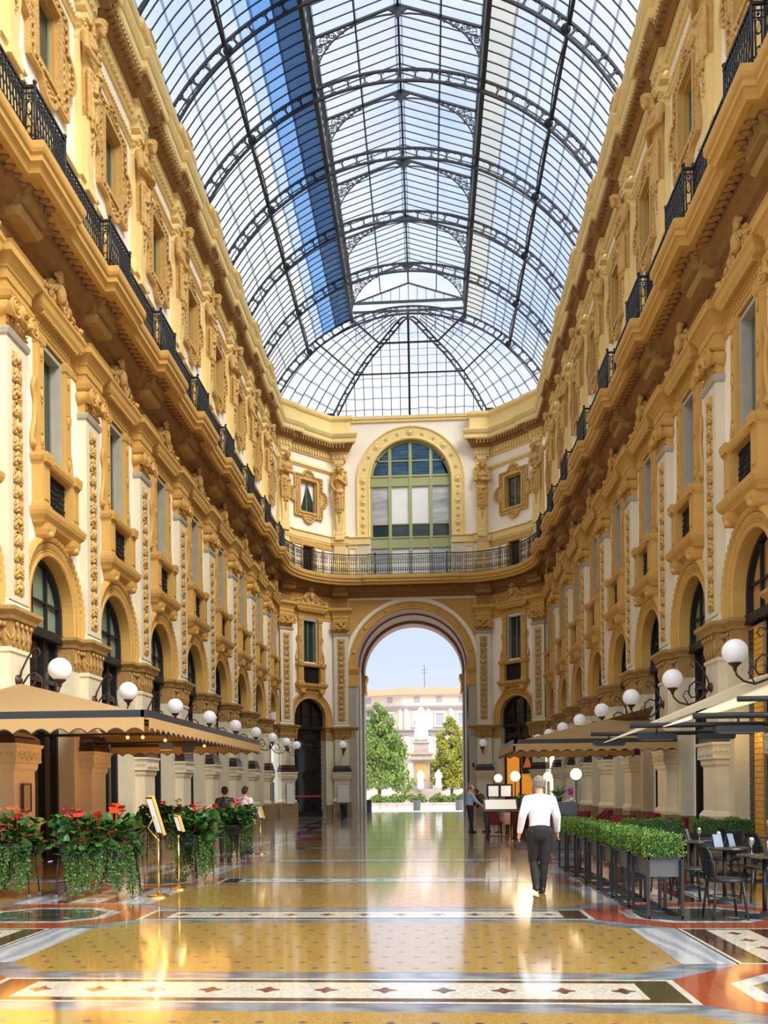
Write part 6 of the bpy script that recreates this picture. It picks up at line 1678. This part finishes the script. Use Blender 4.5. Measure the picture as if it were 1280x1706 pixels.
# ------------------------------------------------------------------ people
def person(loc, rz, h, lab, J, shirt, trousers, hair, shoes, bald=False, long_sleeve=True, vox=.014):
    k = h/1.8
    D = dict(hipL=(-.095,0,.94), hipR=(.095,0,.94), kneeL=(-.10,.02,.50), kneeR=(.10,.02,.50), ankL=(-.10,-.02,.09), ankR=(.10,-.02,.09), pel=(0,0,.97), waist=(0,0,1.10), chest=(0,0,1.33), neck=(0,-.01,1.52),
             head=(0,.02,1.68), shL=(-.185,0,1.425), shR=(.185,0,1.425), elL=(-.24,-.02,1.16), elR=(.24,-.02,1.16), wrL=(-.25,.06,.90), wrR=(.25,.06,.90), face=(0,1,0))
    D.update(J); V = {a: Vector(b)*k for a, b in D.items()}; fd = Vector(D['face']).normalized(); sd = fd.cross(Vector((0,0,1))).normalized()
    o = tag(empty('person', loc, rz), lab, 'person', 'people in the arcade')
    up = Vector((0,0,1)); r = lambda x: x*k
    head = V['head']
    C = [(V['neck']-up*r(.03), r(.062), head-up*r(.05), r(.058)), (head+up*r(.03), r(.088), head-up*r(.03)+fd*r(.015), r(.082), (1,1.05,1.1)), (head-up*r(.07)+fd*r(.03), r(.055), head-up*r(.09)+fd*r(.045), r(.038))]
    C += [(head+fd*r(.10)-up*r(.02), r(.014), head+fd*r(.115)-up*r(.035), r(.016)), (head+fd*r(.088)-up*r(.065)-sd*r(.018), r(.011), head+fd*r(.088)-up*r(.065)+sd*r(.018), r(.011))]
    for s in (-1, 1):
        C += [(head+sd*s*r(.092)-up*r(.02), r(.020), head+sd*s*r(.094)+up*r(.005), r(.022), (.6,1,1)), (head+fd*r(.09)+sd*s*r(.032)+up*r(.012), r(.012), head+fd*r(.09)+sd*s*r(.032)+up*r(.012), r(.012))]
    T = [(V['waist'], r(.125), V['chest'], r(.15), (1.15,.78,1)), (V['pel'], r(.14), V['waist'], r(.125), (1.15,.82,1)), (V['chest'], r(.15), V['shL'].lerp(V['shR'], .5)-up*r(.03), r(.11), (1.2,.75,1)), (V['shL'], r(.060), V['neck']-up*r(.05), r(.055)), (V['neck'], r(.060), V['neck']-up*r(.08), r(.075)), (V['shR'], r(.060), V['neck']-up*r(.05), r(.055))]
    C += T; arms = []; legs = []
    for s in 'LR':
        arms += [(V['sh'+s], r(.062), V['el'+s], r(.046)), (V['el'+s], r(.044), V['wr'+s], r(.030))]
        legs += [(V['hip'+s], r(.092), V['knee'+s], r(.060)), (V['knee'+s], r(.058), V['ank'+s], r(.040))]
        w = V['wr'+s]; d = (w-V['el'+s]).normalized(); side = d.cross(fd).normalized() if abs(d.dot(fd)) < .9 else d.cross(up).normalized(); nn = d.cross(side)
        C.append((w, r(.028), w+d*r(.075), r(.026), (1,1,1)))
        for q in range(4):
            b = w+d*r(.08)+nn*r(.028)*(q-1.5)*.62; ln = (.060,.072,.068,.05)[q]; m1 = b+d*r(ln*.55)+side*r(.006); C += [(b, r(.0105), m1, r(.010)), (m1, r(.010), m1+d*r(ln*.5)+side*r(.018), r(.0085))]
        tb = w+d*r(.03)+nn*r(-.022); C.append((tb, r(.0125), tb+(d*.7-nn*.75).normalized()*r(.055)+side*r(.01), r(.010)))
    C += arms+legs
    body = organic('body_skin', [tuple(list(c[:4])+([c[4]] if len(c) > 4 else [])) for c in C], min(vox*.6, .009)*k, M['skin'], 2)
    link('body', body, o)
    g = lambda c, e: (c[0], c[1]+r(e), c[2], c[3]+r(e)) + ((c[4],) if len(c) > 4 else ())
    S = [g(c, .014) for c in (T[0], T[1], T[2], T[3], T[5])] + [(V['neck']-up*r(.03), r(.070), V['neck']-up*r(.08), r(.085))]
    S[1] = (V['pel']+up*r(.07), r(.142), V['waist'], r(.14), (1.15,.84,1))
    for i, c in enumerate(arms):
        if i % 2 == 0: S.append(g(c, .018))
        else: S.append((c[0], c[1]+r(.02), c[0].lerp(c[2], .92 if long_sleeve else .1), c[3]+r(.016)))
    link('shirt', organic('shirt', S, vox*k, shirt, 3), o)
    Tr = [(V['pel']+up*r(.0), r(.158), V['pel']-up*r(.05), r(.15), (1.10,.90,1))]
    for i, c in enumerate(legs):
        Tr.append((c[0], c[1]+r(.014), c[2]-(up*r(.01) if i % 2 else up*0), c[3]+r(.02)))
    link('trousers', organic('trousers', Tr, vox*k, trousers, 3), o)
    for s in 'LR':
        a = V['ank'+s]; fl_ = Vector((0, 1, 0)); z = max(a.z-r(.05), r(.035)); h0 = Vector((a.x, a.y-r(.05), z)); h1 = Vector((a.x, a.y+r(.15), max(z-r(.01), r(.03))))
        link('shoe', organic('shoe', [(h0, r(.042), h1, r(.038), (1,1,.85)), (h0, r(.045), a+up*r(.01), r(.042))], .012*k, shoes, 2), o)
    H = []
    if not bald:
        H += [(head+up*r(.045)-fd*r(.01), r(.094), head+up*r(.02)-fd*r(.03), r(.094)), (head-fd*r(.045)-up*r(.03), r(.07), head-fd*r(.04), r(.075))]
    else:
        for q in range(7):
            t = PI*(.15+.7*q/6); H.append((head+sd*r(.082)*math.cos(t)-fd*r(.075)*math.sin(t)-up*r(.035), r(.024), head+sd*r(.088)*math.cos(t)-fd*r(.085)*math.sin(t)+up*r(.04), r(.028)))
        H.append((head+up*r(.055)-fd*r(.03), r(.068), head+up*r(.05)-fd*r(.04), r(.07)))
    link('hair', organic('hair', H, .010*k, hair, 2), o)
    return o
person((2.47, 13.05, 0), R(4), 1.75, 'person in white shirt and black trousers walking away, seen from behind',
       dict(kneeL=(-.075,.13,.50), ankL=(-.06,-.02,.13), kneeR=(.085,.06,.50), ankR=(.05,.10,.09), elL=(-.27,-.06,1.19), wrL=(-.30,.04,.93), elR=(.27,.02,1.18), wrR=(.30,.13,.94)), M['shirt_w'], M['black'], M['hair_g'], M['frame_m'], bald=True, vox=.012)
person((2.28, 30.4, 0), R(-70), 1.68, 'person in light blue shirt and black trousers facing the menu lectern',
       dict(elR=(.22,.14,1.20), wrR=(.20,.34,1.05), elL=(-.24,.02,1.16), wrL=(-.22,.18,.98), head=(0,.06,1.67), chest=(0,.02,1.33), ankL=(-.10,.12,.09), kneeL=(-.10,.08,.5)), M['shirt_b'], M['black'], M['hair_g'], M['black'], bald=True)
person((2.90, 30.9, 0), R(60), 1.68, 'person in dark jacket and blue jeans bending beside the light blue shirt',
       dict(chest=(0,.22,1.26), neck=(0,.36,1.42), head=(0,.46,1.52), shL=(-.18,.30,1.38), shR=(.18,.30,1.38), elL=(-.22,.38,1.10), elR=(.22,.38,1.10), wrL=(-.18,.52,.92), wrR=(.18,.52,.92), waist=(0,.08,1.08)), mat('dark_brown_jacket', srgb(58,44,40), .8), M['jeans'], M['hair_b'], M['wood'])
person((-4.25, 21.5, 0), R(20), 1.66, 'person in dark jacket with dark hair behind the left planters, left of two', {}, M['frame_m'], M['black'], M['hair_b'], M['black'])
person((-3.80, 21.8, 0), R(-30), 1.66, 'person in white shirt with dark hair behind the left planters, right of two', {}, M['shirt_w'], M['jeans'], M['hair_b'], M['black'])
# ------------------------------------------------------------------ light and camera
wd = bpy.data.worlds.new('sky'); SC.world = wd; wd.use_nodes = True
nt = wd.node_tree; nt.nodes.clear(); N, L = nt.nodes, nt.links
out = N.new('ShaderNodeOutputWorld'); bg = N.new('ShaderNodeBackground'); L.new(bg.outputs[0], out.inputs[0])
tc = N.new('ShaderNodeTexCoord'); sx = N.new('ShaderNodeSeparateXYZ'); L.new(tc.outputs['Generated'], sx.inputs[0])
mp = N.new('ShaderNodeMapping'); mp.inputs['Scale'].default_value = (1.5, 1.5, 2.2); L.new(tc.outputs['Generated'], mp.inputs[0])
ns = N.new('ShaderNodeTexNoise'); ns.inputs['Scale'].default_value = 2.2; ns.inputs['Detail'].default_value = 7; ns.inputs['Roughness'].default_value = .55; L.new(mp.outputs[0], ns.inputs['Vector'])
cr_ = N.new('ShaderNodeValToRGB'); cr_.color_ramp.elements[0].position = .30; cr_.color_ramp.elements[1].position = .52; L.new(ns.outputs[0], cr_.inputs[0])
gr = N.new('ShaderNodeValToRGB'); e = gr.color_ramp.elements
e[0].position = 0; e[0].color = (.86,.90,1.0,1); e[1].position = .22; e[1].color = (.56,.69,.98,1)
e2 = e.new(.45); e2.color = (.62,.78,1.0,1); e3 = e.new(1.0); e3.color = (.60,.76,1.0,1)
L.new(sx.outputs['Z'], gr.inputs[0])
fz = N.new('ShaderNodeMapRange'); fz.inputs['From Min'].default_value = .15; fz.inputs['From Max'].default_value = .4; L.new(sx.outputs['Z'], fz.inputs[0])
mu = N.new('ShaderNodeMath'); mu.operation = 'MULTIPLY'; L.new(cr_.outputs[0], mu.inputs[0]); L.new(fz.outputs[0], mu.inputs[1])
mx = N.new('ShaderNodeMix'); mx.data_type = 'RGBA'; L.new(mu.outputs[0], mx.inputs[0]); L.new(gr.outputs[0], mx.inputs[6]); mx.inputs[7].default_value = (1.0,1.0,1.0,1)
L.new(mx.outputs[2], bg.inputs[0]); bg.inputs[1].default_value = SKY
def sun(name, rx, rz, e, ang, c):
    l = bpy.data.lights.new(name, 'SUN'); l.energy = e; l.angle = R(ang); l.color = c
    o = bpy.data.objects.new(name, l); COL.objects.link(o); o.rotation_euler = (R(rx), 0, R(rz)); return o
for a in SUNS: sun(*a)
def point(name, loc, e, c, r=.1):
    l = bpy.data.lights.new(name, 'POINT'); l.energy = e; l.color = c; l.shadow_soft_size = r; l.specular_factor = 0
    o = bpy.data.objects.new(name, l); COL.objects.link(o); o.location = loc; return o
for i, p in enumerate(WARM): point('warm_lamp_and_fill', p[0], p[1], (1,.48,.14) if len(p) < 3 else p[2], .5)

f, px, py = 1450., 623.5, 1318.39
yaw, pitch, roll = -.0613, -.0037, .0098
cy, sy, cp, sp, cr0, sr0 = math.cos(yaw), math.sin(yaw), math.cos(pitch), math.sin(pitch), math.cos(roll), math.sin(roll)
Rv = Vector((cy,-sy,0)); Fv = Vector((cp*sy, cp*cy, sp)); Uv = Vector((-sp*sy,-sp*cy,cp))
X = Rv*cr0-Uv*sr0; Yv = Rv*sr0+Uv*cr0; Zv = -Fv
cam = bpy.data.cameras.new('camera'); co = bpy.data.objects.new('camera', cam); COL.objects.link(co)
co.matrix_world = Matrix(((X.x,Yv.x,Zv.x,.8132),(X.y,Yv.y,Zv.y,0),(X.z,Yv.z,Zv.z,1.59),(0,0,0,1)))
cam.sensor_fit = 'VERTICAL'; cam.sensor_height = 36; cam.lens = f/1706*36
cam.shift_x = (640-px)/1706; cam.shift_y = (py-853)/1706; cam.clip_end = 1000; cam.clip_start = .05
SC.camera = co
SC.view_settings.view_transform = 'Standard'; SC.view_settings.look = 'None'; SC.view_settings.gamma = 1
SC.view_settings.exposure = EXPO; SC.view_settings.use_curve_mapping = False
SC.cycles.max_bounces = 8; SC.cycles.transparent_max_bounces = 24; SC.cycles.diffuse_bounces = 4; SC.cycles.glossy_bounces = 3
SC.cycles.caustics_reflective = False; SC.cycles.caustics_refractive = False
SC.cycles.sample_clamp_indirect = 6
SC.cycles.use_denoising = True
